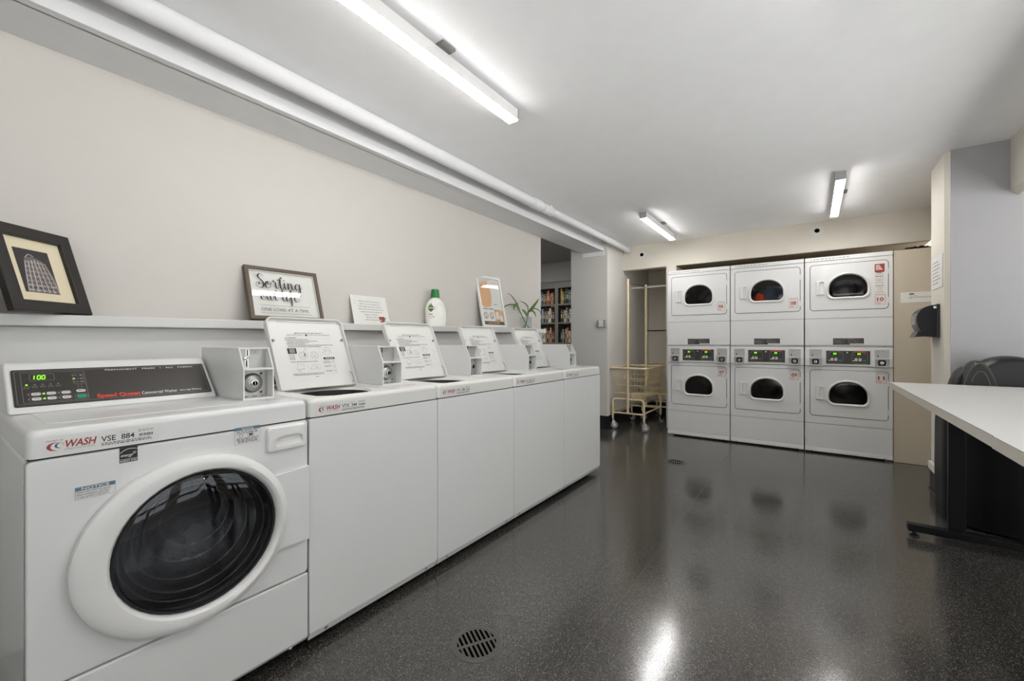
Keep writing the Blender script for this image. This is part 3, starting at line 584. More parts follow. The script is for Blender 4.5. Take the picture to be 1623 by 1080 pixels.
# ------------------------------------------------------------------ stacked dryers
def d_shape(x0, x1, y0, y1, n=8):
    w_ = (x1 - x0) / 2; hh = y1 - y0
    return rr(x0, x1, y0, y1, [(w_ * .30, hh * .24), (w_ * .30, hh * .24), (w_ * .97, hh * .60), (w_ * .97, hh * .60)], n)
def dryer_door(t, X, z0, z1, zr0, zr1, hz0, hz1):
    """door between z0 and z1; ring zr0..zr1; all heights absolute, X = left edge of the column"""
    F = FY(5.33, X); x0, x1 = .043, .655; rx0, rx1 = .180, .524
    b = MB(); n_ = 8
    R1 = lambda d, h: (rr(x0 + d, x1 - d, z0 + d, z1 - d, max(.032 - d, .002), n_), h)
    D = lambda d, h: (d_shape(rx0 + d, rx1 - d, zr0 + d, zr1 - d, n_), h)
    b.loops(F, [R1(.0045, -.004), R1(.0045, .000), R1(.0055, .0025), R1(.008, .004), D(.012, .004), D(.014, -.02)], 'enamel', False, False)
    dr = obj('door', b, t)
    b = MB(); b.loops(F, [D(0, .003), D(.001, .012), D(.006, .016), D(.014, .016), D(.020, .010), D(.024, -.006)], 'plastic_white', False, False); obj('window_ring', b, dr)
    b = MB(); b.loops(F, [D(.023, -.002), D(.06, .004)], 'dryer_glass', False, True); obj('window', b, dr, angle=70)
    b = MB(); hx0, hx1 = .096, .166
    b.loops(F, [(rr(hx0, hx1, hz0, hz1, .006, 4), .0045), (rr(hx0, hx1, hz0, hz1, .006, 4), .014), (rr(hx0 + .003, hx1 - .003, hz0 + .003, hz1 - .003, .005, 4), .018), (rr(hx0 + .026, hx1 - .006, hz0 + .010, hz1 - .008, [(.012, .02)] * 4, 4), .018), (rr(hx0 + .030, hx1 - .007, hz0 + .014, hz1 - .011, [(.010, .018)] * 4, 4), .0055)], 'plastic_white')
    obj('handle', b, dr)
    for zz in (z1 - .11, z0 + .085): obj('hinge', MB().rbox(F, x1 - .006, x1 + .003, zz - .028, zz + .028, -.004, .0055, 'enamel', .001), dr)
    b = MB(); yc = (zr0 + zr1) / 2; b.lathe(F, .35, yc, [(.262, -.03), (.29, -.06), (.29, -.52), (.27, -.54)], 'drum_liner', 36, False, True); b.lathe(F, .35, yc, [(.12, -.535), (.10, -.52), (.03, -.515)], 'dark_steel', 24)
    for k_ in range(3):
        a = R(50 + 120 * k_); F2 = Fr((X + .35, 5.33 + .1, yc), (math.cos(a), 0, math.sin(a)), (math.sin(a), 0, -math.cos(a))) ; s_ = F2.to_3x3().col[2].y
        b.loops(F2, [([(.288, -.04), (.288, .04), (.22, .014), (.22, -.014)], 0), ([(.288, -.04), (.288, .04), (.22, .014), (.22, -.014)], .38 * (1 if s_ > 0 else -1))], 'steel')
    obj('drum', b, t)
    return dr
def number_sticker(t, F, x, y, num):
    b = MB(); h = 0; b.rrect(F, x, y, x + .078, y + .104, .004, h, 'sticker_pink'); b.outline(F, x + .001, y + .001, x + .077, y + .103, .004, .0022, h + .0004, 'ink_brick'); 
    b.text(F, num, x + .039, y + .034, .050, h + .0004, 'ink_brick', 'CENTER', bold=.035, width=.050)
    b.disc(F, x + .016, y + .092, .004, h + .0004, 'ink_brick', 8); b.dashes(F, x + .023, x + .070, y + .090, .003, h + .0004, 'ink_brick', 2, .012, .003)
    for i in range(3): b.dashes(F, x + .009, x + .044, y + .022 - i * .006, .0022, h + .0004, 'ink_brick', i, .009, .002)
    obj('number_sticker', b, t)
def coin_unit(t, F, x0, x1, z1, side):
    """projecting housing: plate with slot on top, lock below"""
    zm = z1 - .083; zb = zm - .078
    b = MB(); b.loops(F, [(rr(x0 + .004, x1 - .004, zm, z1, .002, 2), .0), (rr(x0 + .004, x1 - .004, zm, z1, .002, 2), .0045)], 'zinc_plate')
    b.stroke(F, [(x0 + .034, z1 - .006), (x0 + .036, z1 - .026), (x0 + .026, z1 - .044), (x0 + .028, zm + .012)], .007, .0052, 'steel'); b.rect(F, x0 + .026, zm + .012, x0 + .032, zm + .032, .0058, 'pit'); b.dashes(F, x0 + .054, x0 + .07, z1 - .016, .003, .0052, 'ink_grey', 2, .005, .002)
    obj('coin_slot', b, t)
    b = MB(); t_ = .005; F2 = F
    b.box(x0, x1, zm - .006, zm, 0, .036, 'enamel', F); b.box(x0, x1, zb - .004, zb, 0, .036, 'enamel', F)
    b.box(x0, x0 + t_, zb, zm - .006, 0, .036, 'enamel', F); b.box(x1 - t_, x1, zb, zm - .006, 0, .036, 'enamel', F); b.box(x0 + t_, x1 - t_, zb, zm - .006, 0, .006, 'zinc_plate', F)
    obj('coin_box', b, t)
    b = MB(); xc = (x0 + x1) / 2; zc = (zb + zm - .006) / 2
    b.loops(F, [(rr(xc - .029, xc + .029, zc - .027, zc + .027, .014, 4), .006), (rr(xc - .029, xc + .029, zc - .027, zc + .027, .014, 4), .013), (rr(xc - .024, xc + .024, zc - .022, zc + .022, .012, 4), .015), (rr(xc - .020, xc + .020, zc - .019, zc + .019, .010, 4), .010)], 'black_rubber')
    b.lathe(F, xc, zc, [(.016, .010), (.016, .020), (.012, .023)], 'chrome', 18); b.box(xc - .002, xc + .002, zc - .008, zc + .008, .023, .025, 'pit', F)
    for sx_ in (-1, 1): b.lathe(F, xc + sx_ * .038, zb + .013, [(.005, .006), (.005, .009), (.003, .010)], 'chrome', 10)
    obj('coin_lock', b, t)
def dryer(X, top, bot, label, cloth=False, poster=False):
    W_ = .687; F = FY(5.33, X); a, c_ = .0025, W_ - .0025
    t = thing('stacked_dryer', label, 'dryer', (X + W_ / 2, 5.68, 0), 'stacked coin dryers against the back wall')
    b = MB(); b.loops(F, [(rr(a, c_, .05, 1.990, .008), -.70), (rr(a, c_, .05, 1.990, .008), -.03)], 'enamel', True, False); b.box(.05, W_ - .05, 0, .05, -.66, -.1, 'black_rubber', F)
    b.box(a + .004, c_ - .004, .1, 1.96, -.032, -.026, 'seam_dark', F)
    # keep the openings for the drums clear: the plate is only a rim
    b.bm.free(); b = MB(); b.loops(F, [(rr(a, c_, .05, 1.990, .008), -.70), (rr(a, c_, .05, 1.990, .008), -.012)], 'enamel', True, False); b.box(.05, W_ - .05, 0, .05, -.66, -.1, 'black_rubber', F)
    obj('cabinet', b, t)
    b = MB(); b.rbox(F, a, c_, 1.958, 1.997, -.02, .004, 'enamel', .003, .006)
    b.disc(F, .055, 1.977, .007, .0045, 'ink_grey', 3); b.dashes(F, .072, .36, 1.974, .007, .0045, 'ink_grey', 11, .02, .009); obj('top_trim', b, t)
    for nm_, z0, z1, dz0, dz1 in (('upper_front', 1.374, 1.955, 1.451, 1.921), ('lower_front', .306, .889, .381, .853)):
        b = MB(); b.loops(F, [(rr(a, c_, z0, z1, .006, 8), -.02), (rr(a, c_, z0, z1, .006, 8), -.002), (rr(a + .003, c_ - .003, z0 + .003, z1 - .003, .005, 8), 0), (rr(.043, .655, dz0, dz1, .032, 8), 0), (rr(.043, .655, dz0, dz1, .032, 8), -.02)], 'enamel', False, False)
        obj(nm_, b, t)
    b = MB()
    for z0, z1 in ((1.451, 1.921), (.381, .853)): b.loops(F, [(rr(.036, .662, z0 - .007, z1 + .007, .036, 8), -.0045), (rr(.052, .646, z0 + .009, z1 - .009, .026, 8), -.0045)], 'seam_dark', False, False)
    for z in (.3045, 1.3725, 1.956, 1.104, .891): b.box(a + .001, c_ - .001, z - .006, z + .006, -.015, -.004, 'seam_dark', F)
    obj('seam', b, t)
    dryer_door(t, X, 1.451, 1.921, 1.561, 1.825, 1.612, 1.752); dryer_door(t, X, .381, .853, .497, .757, .550, .687)
    obj('middle_panel', MB().rbox(F, a, c_, 1.105, 1.371, -.02, .002, 'enamel', .003, .005), t)
    b = MB(); b.prism(Fr((X, 5.33, 0), (0, 1, 0), (0, 0, 1)), [(-.004, 1.104), (-.004, 1.100), (.012, 1.086), (.03, 1.086), (.03, 1.104)], a, c_, 'enamel', .001, 1)
    for x in (.05, W_ - .06): b.lathe(Fr((X + x, 5.335, 1.091), (1, 0, 0), (0, -.7, .7)), 0, 0, [(.006, -.001), (.006, .003), (.004, .004)], 'steel', 10)
    obj('panel_lip', b, t)
    b = MB(); b.rbox(F, a, c_, .893, 1.084, -.02, .006, 'enamel', .004, .006); b.rbox(F, .168, .530, .902, 1.062, .005, .009, 'enamel_warm', .0015, .008); obj('control_housing', b, t)
    coin_unit(t, FY(5.324, X), .036, .148, 1.060, 0); coin_unit(t, FY(5.324, X), .548, .662, 1.060, 1)
    b = MB(); Fp = FY(5.321, X); b.loops(Fp, [(rr(.179, .520, .916, 1.047, .002, 2), -.002), (rr(.179, .520, .916, 1.047, .002, 2), .001)], 'panel_black'); h = .0014
    for k_, x in enumerate((.192, .380)):
        b.outline(Fp, x, .927, x + .122, 1.034, .008, .0025, h, 'ink_grey'); b.stroke(Fp, [(x + .012, 1.034), (x + .061, 1.042), (x + .11, 1.034)] if k_ == 0 else [(x + .012, .926), (x + .061, .919), (x + .11, .926)], .003, h, 'ink_grey')
        b.rrect(Fp, x + .032, 1.008, x + .078, 1.027, .003, h, 'pit'); 
        for i, xx in enumerate((.042, .053, .065)):
            if i == 0: b.stroke(Fp, [(x + xx + .002, 1.011), (x + xx + .004, 1.024)], .004, h + .0005, 'led_green', k=1)
            else: b.outline(Fp, x + xx - .004, 1.010, x + xx + .005, 1.025, .001, .003, h + .0005, 'led_green')
        b.disc(Fp, x + .018, 1.014, .004, h, 'ink_grey', 8); b.dashes(Fp, x + .088, x + .108, 1.016, .004, h, 'ink_grey', k_, .007, .003)
        for xx in (.034, .054): b.face(Fp, [(x + xx, .989), (x + xx + .011, .989), (x + xx + .0055, .998)], h, 'ink_grey')
        for xx in (.022, .052):
            for yy in (.949, .963): b.rrect(Fp, x + xx, yy, x + xx + .024, yy + .011, .005, h, 'sticker_pink')
            b.rect(Fp, x + xx, .944, x + xx + .024, .947, h, 'ink_grey')
        b.disc(Fp, x + .014, .951, .004, h + .0004, 'led_green', 10); b.rrect(Fp, x + .084, .946, x + .110, .957, .005, h, 'ink_green')
    b.rect(Fp, .392, 1.031, .488, 1.043, h + .0004, 'ink_orange'); b.dashes(Fp, .398, .484, 1.035, .004, h + .0008, 'ink_red', 3, .009, .003)
    b.lathe(Fp, .346, 1.028, [(.008, .001), (.007, .004), (.003, .005)], 'chrome', 14); obj('control_panel', b, t)
    b = MB(); Fm = FY(5.3275, X); b.rect(Fm, .234, 1.108, .474, 1.172, 0, 'panel_black'); h = .0005
    b.dashes(Fm, .31, .40, 1.164, .005, h, 'ink_grey', 1, .02, .004); b.rect(Fm, .366, 1.109, .472, 1.119, h, 'sticker')
    for i in range(6): b.dashes(Fm, .238, .325 - .02 * (i % 2), 1.155 - i * .0078, .0035, h, 'ink_grey', i, .014, .003); (i < 5) and b.dashes(Fm, .352, .466 - .03 * (i % 2), 1.155 - i * .0078, .0035, h, 'ink_grey', i + 20, .014, .003)
    obj('instruction_label', b, t)
    Fd = FY(5.3255, X); number_sticker(t, Fd, .555, 1.492, top); number_sticker(t, Fd, .562, .738, bot)
    if poster:
        b = MB(); x = .545; b.rect(Fd, x, 1.597, x + .09, 1.892, 0, 'sticker'); b.face(Fd, [(x + .008, 1.882), (x + .008, 1.806), (x + .030, 1.796), (x + .055, 1.796), (x + .080, 1.806), (x + .080, 1.882)], .0004, 'ink_red')
        for i in range(4): b.dashes(Fd, x + .016, x + .045 + .007 * i, 1.864 - i * .013, .008, .0008, 'sticker_pink', i, .03, .002)
        for i, (z, m_) in enumerate(((1.782, 'ink_grey'), (1.760, 'ink'), (1.735, 'ink_grey'), (1.720, 'ink_red'), (1.700, 'ink_grey'), (1.676, 'ink_grey'), (1.667, 'ink_grey'), (1.612, 'ink_grey'))): b.dashes(Fd, x + .014, x + .072, z, .004 if m_ != 'ink' else .006, .0004, m_, i + 5, .016, .003)
        b.outline(Fd, x + .034, 1.632, x + .056, 1.658, .002, .002, .0004, 'ink_red'); obj('instruction_poster', b, t)
    b = MB(); b.rbox(F, a, c_, .062, .303, -.02, 0, 'enamel', .004, .006)
    b.prism(Fr((X, 5.33, 0), (0, 1, 0), (0, 0, 1)), [(.002, .066), (.02, .066), (.02, .022), (.008, .016), (-.004, .018), (-.004, .032)], a, c_, 'enamel', .001, 1)
    for x in (.06, W_ - .06): b.lathe(F, x, .026, [(.006, .003), (.006, .006), (.004, .007)], 'steel', 10)
    obj('bottom_panel', b, t)
dryer(-1.438, '06', '07', 'white stacked pair of coin dryers numbered 06 and 07, nearest the wire cart')
dryer(-.748, '08', '09', 'white stacked pair of coin dryers numbered 08 and 09, middle of the three')
dryer(-.057, '10', '11', 'white stacked pair of coin dryers numbered 10 and 11, rightmost, next to the tan panel', poster=True)
def cloth_lump(name, loc, sc, m, label, seed):
    bm = bmesh.new(); bmesh.ops.create_icosphere(bm, subdivisions=4, radius=1); rnd = random.Random(seed)
    ph = [(Vector((rnd.uniform(-1, 1), rnd.uniform(-1, 1), rnd.uniform(-1, 1))) * rnd.uniform(3, 8), rnd.uniform(0, 6)) for _ in range(9)]
    for v_ in bm.verts:
        d = 1 + sum(.06 * math.sin(v_.co.dot(k_) + p_) for k_, p_ in ph); q = v_.co * d; v_.co = Vector((loc[0] + q.x * sc[0], loc[1] + q.y * sc[1], loc[2] + max(q.z, -.75) * sc[2]))
    b = MB(); b.bm.free(); b.bm = bm; b.mi(m); props(obj(name, b, loc=loc, angle=180), label, 'laundry', None)
cloth_lump('laundry_bundle', (-.36, 5.60, 1.57), (.18, .14, .17), 'cloth_blue', 'dark blue laundry lying in the drum behind the window of dryer 08', 4)
cloth_lump('laundry_bundle', (-.475, 5.43, 1.575), (.055, .035, .10), 'cloth_orange', 'small orange garment behind the lower left of the window of dryer 08', 9)
# tan board right of the dryers, paper slip, cable bundle in the gap above
props(obj('filler_board', MB().rbox(WORLD, .634, .955, 5.34, 5.36, .002, 1.998, 'tan_board', .002), loc=(.8, 5.35, 0)), 'tall tan filler board closing the gap right of the dryers', 'panel')
b = MB(); F = FY(5.338); b.rbox(F, .682, .95, 1.502, 1.598, -.001, .0004, 'paper', .0001); b.rect(F, .742, 1.575, .775, 1.586, .001, 'ink'); b.dashes(F, .742, .80, 1.563, .003, .001, 'ink_grey', 1, .01, .003); b.dashes(F, .742, .94, 1.551, .003, .001, 'ink_grey', 2, .012, .003); b.dashes(F, .742, .93, 1.544, .003, .001, 'ink_grey', 3, .012, .003); b.dashes(F, .742, .76, 1.537, .003, .001, 'ink_grey', 3, .012, .003)
props(obj('paper_slip', b, loc=(.8, 5.338, 1.55)), 'torn white paper slip taped to the tan board beside the paper towel dispenser', 'notice')
b = MB(); rnd = random.Random(3)
for k_ in range(7):
    x = .73 + rnd.uniform(0, .02); P = [(x + i * .025, 5.47 + rnd.uniform(-.05, .05), 2.008 + rnd.uniform(0, .028)) for i in range(7)]; b.tube(P, .006, 'black_rubber', 6)
props(obj('cable_bundle', b, loc=(.8, 5.45, 2.0)), 'tangle of black cables lying on top of the tan board', 'cables')
b = MB(); b.box(.62, .95, 5.36, 5.8, 1.97, 1.998, 'brown_wood_shade'); props(obj('top_shelf_board', b, loc=(.8, 5.6, 1.97)), 'dark board behind the top of the tan panel, under the cables', 'board')
for x, r_, lb in ((.048, .070, 'round white ceiling-height escutcheon with a dark hole, above the right-hand dryers'), (-1.895, .062, 'round white escutcheon with a dark hole, above the wire cart niche')):
    b = MB(); F = FY(5.746, x, 2.362 if x > 0 else 2.328); b.loops(F, [([(r_ * math.cos(i * .2618), r_ * math.sin(i * .2618)) for i in range(24)], 0), ([(r_ * math.cos(i * .2618), r_ * math.sin(i * .2618)) for i in range(24)], .003), ([(r_ * .96 * math.cos(i * .2618), r_ * .96 * math.sin(i * .2618)) for i in range(24)], .005), ([(.026 * math.cos(i * .2618) + .004, .024 * math.sin(i * .2618)) for i in range(24)], .005), ([(.026 * math.cos(i * .2618), .024 * math.sin(i * .2618)) for i in range(24)], .001)], 'pillar_paint'); b.disc(F, 0, 0, .027, .0012, 'pit')
    props(obj('wall_escutcheon', b, loc=(x, 5.746, 2.35)), lb, 'wall plate', 'round plates above the niches')

# ------------------------------------------------------------------ light switch
t = thing('light_switch', 'grey surface mounted light switch with white rocker on the pillar', 'switch', (-2.235, 5.2, 1.375))
F = FY(5.2); obj('housing', MB().rbox(F, -2.298, -2.180, 1.324, 1.424, 0, .035, 'switch_grey', .008, .012), t); obj('plate', MB().rbox(F, -2.270, -2.208, 1.330, 1.418, .034, .038, 'plastic_white', .0015), t); obj('rocker', MB().rbox(F, -2.254, -2.224, 1.350, 1.398, .037, .044, 'plastic_white', .002), t)

# ------------------------------------------------------------------ floor drains
def drain(x, y, r, rot, label):
    F = Fr((x, y, 0), (math.cos(rot), math.sin(rot), 0), (-math.sin(rot), math.cos(rot), 0)); t = thing('floor_drain', label, 'drain', (x, y, 0), 'round floor drains')
    b = MB(); b.lathe(F, 0, 0, [(r * 1.05, .0), (r * 1.05, .0012), (r, .003), (r * .86, .0025), (r * .86, .0008)], 'drain_iron', 48, True, False); obj('rim', b, t)
    b = MB(); b.disc(F, 0, 0, r * .87, .0009, 'pit', 32); ri = r * .86; n_ = 9; bw = r * .042
    b.box(-ri, ri, -r * .07, r * .07, .0009, .0028, 'drain_iron', F)
    for i in range(n_ + 1):
        xx = -ri + 2 * ri * i / n_; hh = math.sqrt(max(0, ri * ri - xx * xx))
        if hh > .01: b.box(xx - bw, xx + bw, -hh, hh, .0009, .0026, 'drain_iron', F)
    b.ring(F, 0, 0, ri * .93, ri * 1.01, .0027, 'drain_iron', 40); obj('grate', b, t)
drain(-1.028, 1.222, .092, R(59), 'round black iron floor drain in the foreground in front of the washers')
drain(-1.046, 4.145, .095, R(10), 'round iron floor drain further back, in front of the dryers')

# ------------------------------------------------------------------ laundry carts
def cart(ox, oy, label, poles=True):
    x0, x1, y0, y1 = ox, ox + .44, oy, oy + .74; t = thing('laundry_cart', label, 'cart', ((x0 + x1) / 2, (y0 + y1) / 2, 0), 'wire laundry carts in the niche')
    c_ = 'cart_cream'; r_ = .0145
    rect_ = lambda d, z, dy=0: [(x0 + d, y0 + d, z), (x1 - d, y0 + d, z), (x1 - d, y1 - d, z), (x0 + d, y1 - d, z)]
    def rnd_rect(d, z, r=.03, n=4): return [(a, b_, z) for a, b_ in rr(x0 + d, x1 - d, y0 + d, y1 - d, r, n)]
    b = MB(); b.tube(rnd_rect(-.012, .795), .0145, c_, 8, True)
    for d, z in ((.012, .665), (.020, .575), (.030, .475)): b.tube(rnd_rect(d, z), .0052, c_, 6, True)
    bot = .400; nx, ny = 10, 15
    for i in range(nx + 1):
        u = i / nx
        for ya, sg in ((y0, 1), (y1, -1)):
            P = []
            for d, z in ((-.012, .795), (.03, .475), (.07, bot + .01)): P.append((x0 + d + (x1 - x0 - 2 * d) * u, ya + sg * d, z))
            b.tube(P, .0018, c_, 4)
        xx = x0 + .07 + (x1 - x0 - .14) * u; b.tube([(xx, y0 + .07, bot + .01), (xx, y1 - .07, bot + .01)], .0018, c_, 4)
    for i in range(ny + 1):
        u = i / ny
        for xa, sg in ((x0, 1), (x1, -1)): b.tube([(xa + sg * d, y0 + d + (y1 - y0 - 2 * d) * u, z) for d, z in ((-.012, .795), (.03, .475), (.07, bot + .01))], .0018, c_, 4)
        yy = y0 + .07 + (y1 - y0 - .14) * u; b.tube([(x0 + .07, yy, bot + .012), (x1 - .07, yy, bot + .012)], .0018, c_, 4)
    obj('wire_basket', b, t)
    b = MB()
    for yy in (y0 + .015, y1 - .015):
        P = [(x0 + .015, yy, .13)]; zt = bot - .004
        P += [(x0 + .015, yy, zt - .05), (x0 + .020, yy, zt - .022), (x0 + .035, yy, zt - .006), (x0 + .06, yy, zt), (x1 - .06, yy, zt), (x1 - .035, yy, zt - .006), (x1 - .020, yy, zt - .022), (x1 - .015, yy, zt - .05), (x1 - .015, yy, .13)]
        b.tube(P, r_, c_, 10); b.tube([(x0 + .015, yy, .215), (x1 - .015, yy, .215)], .011, c_, 8)
    for xx in (x0 + .015, x1 - .015): b.tube([(xx, y0 + .015, .228), (xx, y1 - .015, .228)], .011, c_, 8); b.tube([(xx + (.03 if xx < ox + .2 else -.03), y0 + .015, bot - .002), (xx + (.03 if xx < ox + .2 else -.03), y1 - .015, bot - .002)], .007, c_, 6)
    obj('frame', b, t)
    for i, (xx, yy) in enumerate(((x0 + .015, y0 + .015), (x1 - .015, y0 + .015), (x0 + .015, y1 - .015), (x1 - .015, y1 - .015))):
        a = R((20, 35, -30, 60)[i]); dx, dy = math.cos(a), math.sin(a); b = MB(); b.lathe(Fr((xx, yy, .108), (1, 0, 0), (0, 1, 0)), 0, 0, [(.022, 0), (.022, .022), (.012, .026)], 'chrome', 14)
        Fw = Fr((xx + dx * .018, yy + dy * .018, .048), (dx, dy, 0), (0, 0, 1))
        for sg in (-1, 1): b.prism(Fw, [(-.020, .062), (-.030, .04), (-.008, -.010), (.010, -.010), (.014, .01), (.006, .062)], sg * .0165 - .0015, sg * .0165 + .0015, 'chrome')
        o = obj('caster', b, t); b = MB(); b.lathe(Fw, 0, 0, [(.040, -.013), (.047, -.009), (.048, 0), (.047, .009), (.040, .013)], 'caster_grey', 26); b.lathe(Fw, 0, 0, [(.022, -.0145), (.022, .0145)], 'plastic_white', 16); b.lathe(Fw, 0, 0, [(.006, -.02), (.006, .02)], 'chrome', 8); obj('wheel', b, o)
    if poles:
        xm = (x0 + x1) / 2; ya, yb = y0 + .005, y1 - .005
        for yy, z_ in ((ya, 1.935), (yb, 1.945)):
            b = MB(); b.tube([(xm, yy, .215), (xm, yy, .9), (xm, yy, z_)], .0165, c_, 12); b.lathe(Fr((xm, yy, z_ - .03), (1, 0, 0), (0, 1, 0)), 0, 0, [(.017, 0), (.018, .008), (.018, .03), (.012, .036)], c_, 14); obj('pole', b, t)
        b = MB(); b.tube([(xm, ya, 1.90), (xm, yb, 1.91)], .006, 'steel', 8); obj('hanging_bar', b, t)
cart(-2.142, 5.28, 'cream wire laundry cart on casters with two tall poles, front one in the niche')
cart(-2.02, 6.10, 'cream wire laundry cart without poles, pushed to the back of the niche', poles=False)
props(obj('closet_rod', MB().tube([(-2.162, 6.10, 1.925), (-1.57, 6.10, 1.925)], .014, 'plastic_white', 12), loc=(-1.86, 6.1, 1.92)), 'white closet rod high across the cart niche', 'rod')
props(obj('closet_rod', MB().tube([(-2.162, 6.80, 1.315), (-1.57, 6.80, 1.315)], .010, 'brown_wood_shade', 10), loc=(-1.86, 6.8, 1.31)), 'thin brown rod at mid height on the back of the cart niche', 'rod')

# ------------------------------------------------------------------ paper towel dispenser and the notice above it
t = thing('paper_towel_dispenser', 'glossy black paper towel dispenser on the cream wall reveal', 'dispenser', (.76, 4.40, 1.17))
b = MB(); Fs = Fr((0, 0, 0), (1, 0, 0), (0, 0, 1))
prof = [(.757, 1.176), (.757, 1.408), (.715, 1.405), (.680, 1.392), (.655, 1.368), (.640, 1.335), (.637, 1.295), (.645, 1.250), (.672, 1.195), (.682, 1.176)]
b.prism(Fs, prof, -4.53, -4.288, 'dispenser_black', .005, 3); obj('cover', b, t)
b = MB(); b.prism(Fs, [(.7575, 1.170), (.7575, 1.412), (.742, 1.412), (.742, 1.170)], -4.535, -4.283, 'black_rubber', .002, 1); obj('back_plate', b, t)
b = MB(); b.prism(Fs, [(.690, 1.178), (.668, 1.200), (.648, 1.215), (.628, 1.170), (.640, 1.176)], -4.52, -4.30, 'dispenser_black', .003, 2); obj('tear_bar', b, t)
b = MB(); b.prism(Fs, [(.646, 1.350), (.636, 1.325), (.632, 1.30), (.634, 1.265), (.640, 1.266), (.637, 1.30), (.641, 1.323), (.650, 1.347)], -4.50, -4.32, 'clear_glass', .001, 1); obj('window', b, t)
b = MB(); b.lathe(Fr((.735, 4.2875, 1.388), (1, 0, 0), (0, 0, 1)), 0, 0, [(.010, 0), (.010, .002), (.007, .003)], 'chrome', 16); obj('lock', b, t)
b = MB(); F = Fr((.7595, 0, 0), (0, -1, 0), (0, 0, 1)); b.rbox(F, -4.54, -4.20, 1.530, 1.765, 0, .004, 'paper', .001)
for i in range(7): b.dashes(F, -4.47, -4.30 + .02 * (i % 3), 1.722 - i * .026, .007, .0045, 'ink_brick' if i % 3 == 0 else 'ink_grey', i, .05, .012); b.disc(F, -4.495, 1.725 - i * .026, .006, .0045, 'ink_brick', 10)
props(obj('paper_sign', b, loc=(.76, 4.37, 1.64)), 'white printed sign on the cream wall reveal above the towel dispenser', 'sign')

# ------------------------------------------------------------------ tables
def table(x0, x1, y0, y1, z, feet, label):
    t = thing('folding_table', label, 'table', ((x0 + x1) / 2, (y0 + y1) / 2, 0), 'white laminate folding tables')
    b = MB(); b.rbox(WORLD, x0, x1, y0, y1, z - .037, z, 'laminate', .0015, .004); o = obj('tabletop', b, t)
    b = MB(); b.box(x0 - .0008, x0 + .001, y0 + .001, y1 - .001, z - .0024, z - .0012, 'ink_soft'); b.rbox(WORLD, x0 - .0012, x0 + .001, y0 + .001, y1 - .001, z - .036, z - .0025, 'laminate_edge', .0004); obj('edge_band', b, o)
    for yy, fx0, fx1 in feet:
        b = MB(); b.rbox(WORLD, fx0, fx1, yy - .028, yy + .028, .030, .072, 'black_paint', .006)
        obj('foot', b, t)
        for xx in (fx0 + .03, fx1 - .03): obj('glide', MB().lathe(Fr((xx, yy, 0), (1, 0, 0), (0, 1, 0)), 0, 0, [(.022, 0), (.022, .008), (.010, .014), (.008, .032)], 'black_rubber', 14), t)
        xm = (fx0 + fx1) / 2
        for xx in (xm - .145, xm + .135): obj('upright', MB().rbox(WORLD, xx - .035, xx + .035, yy - .02, yy + .02, .070, z - .06, 'black_paint', .005), t)
        obj('top_rail', MB().rbox(WORLD, fx0 + .06, fx1 - .03, yy - .025, yy + .025, z - .062, z - .037, 'black_paint', .003), t)
table(.430, 1.20, 1.790, 3.80, .8655, [(3.385, .462, 1.16), (2.05, .72, 1.16)], 'white laminate table with black T legs, in front of the black leather chair')
table(.424, 1.20, -.25, 1.787, .8675, [(1.45, .72, 1.16), (.1, .72, 1.16)], 'nearer white laminate table butted to the first, at the right edge of the photo')

# ------------------------------------------------------------------ black leather chair
t = thing('upholstered_chair', 'black leather upholstered chair tucked between the white table and the grey wall', 'chair', (1.08, 3.9, 0))
b = MB(); lv = [(.0, .03), (.012, .0), (.30, -.012), (.60, -.01), (.80, .0), (.83, .02), (.84, .05)]
b.loops(WORLD, [(rr(.690 + d, 1.47 - d, 3.64 + d, 4.11 - d * .3, [(.30, .20), (.30, .20), (.12, .1), (.12, .1)], 8), z) for z, d in [(.0, .02), (.012, .0), (.30, -.006), (.60, -.004), (.76, .006), (.79, .03)]], 'black_paint'); obj('shell', b, t)
def dome_pt(D, a, p_):
    x0, x1, ya, yb, z0, z1, k_ = D; xc = (x0 + x1) / 2; w_ = (x1 - x0) / 2; yc = (ya + yb) / 2; hd = (yb - ya) / 2
    sc = max((1 - abs(p_) ** 3) ** .5 if abs(p_) < 1 else 0, .30); cx, sn = math.cos(a), math.sin(a); q = abs(cx) ** (2 / k_) * (1 if cx >= 0 else -1); r = abs(sn) ** (2 / k_); s2 = .86 + .14 * sc
    return (xc + q * w_ * s2, yc + p_ * hd, z0 + r * (z1 - z0) * s2)
def dome(D, m, n_=16):
    """padded back: rounded arch seen from the front, thick in Y"""
    b_ = MB(); b_.loops(WORLD, [[dome_pt(D, math.pi * j / 48, -1 + 2 * i / n_) for j in range(49)] for i in range(n_ + 1)], m); return b_
DB = (.775, 1.235, 3.845, 4.09, .62, 1.048, 2.25); DW = (.735, .93, 3.92, 4.10, .62, .972, 2.2); DH = (.772, .950, 3.826, 4.03, .62, 1.018, 2.15)
obj('backrest', dome(DB, 'leather'), t, angle=60)
obj('side_wing', dome(DW, 'leather'), t, angle=60)
obj('headrest_wing', dome(DH, 'leather'), t, angle=60)
b = MB(); b.tube([dome_pt(DH, math.pi * q / 30, -.80) for q in range(0, 27)], .0022, 'stitch', 6)
b.tube([(lambda P: (P[0], P[1] - .002, P[2]))(dome_pt((.800, .915, 3.824, 4.03, .70, .982, 2.15), math.pi * q / 24, -1.0)) for q in range(3, 19)], .0014, 'stitch', 6); obj('piping', b, t)

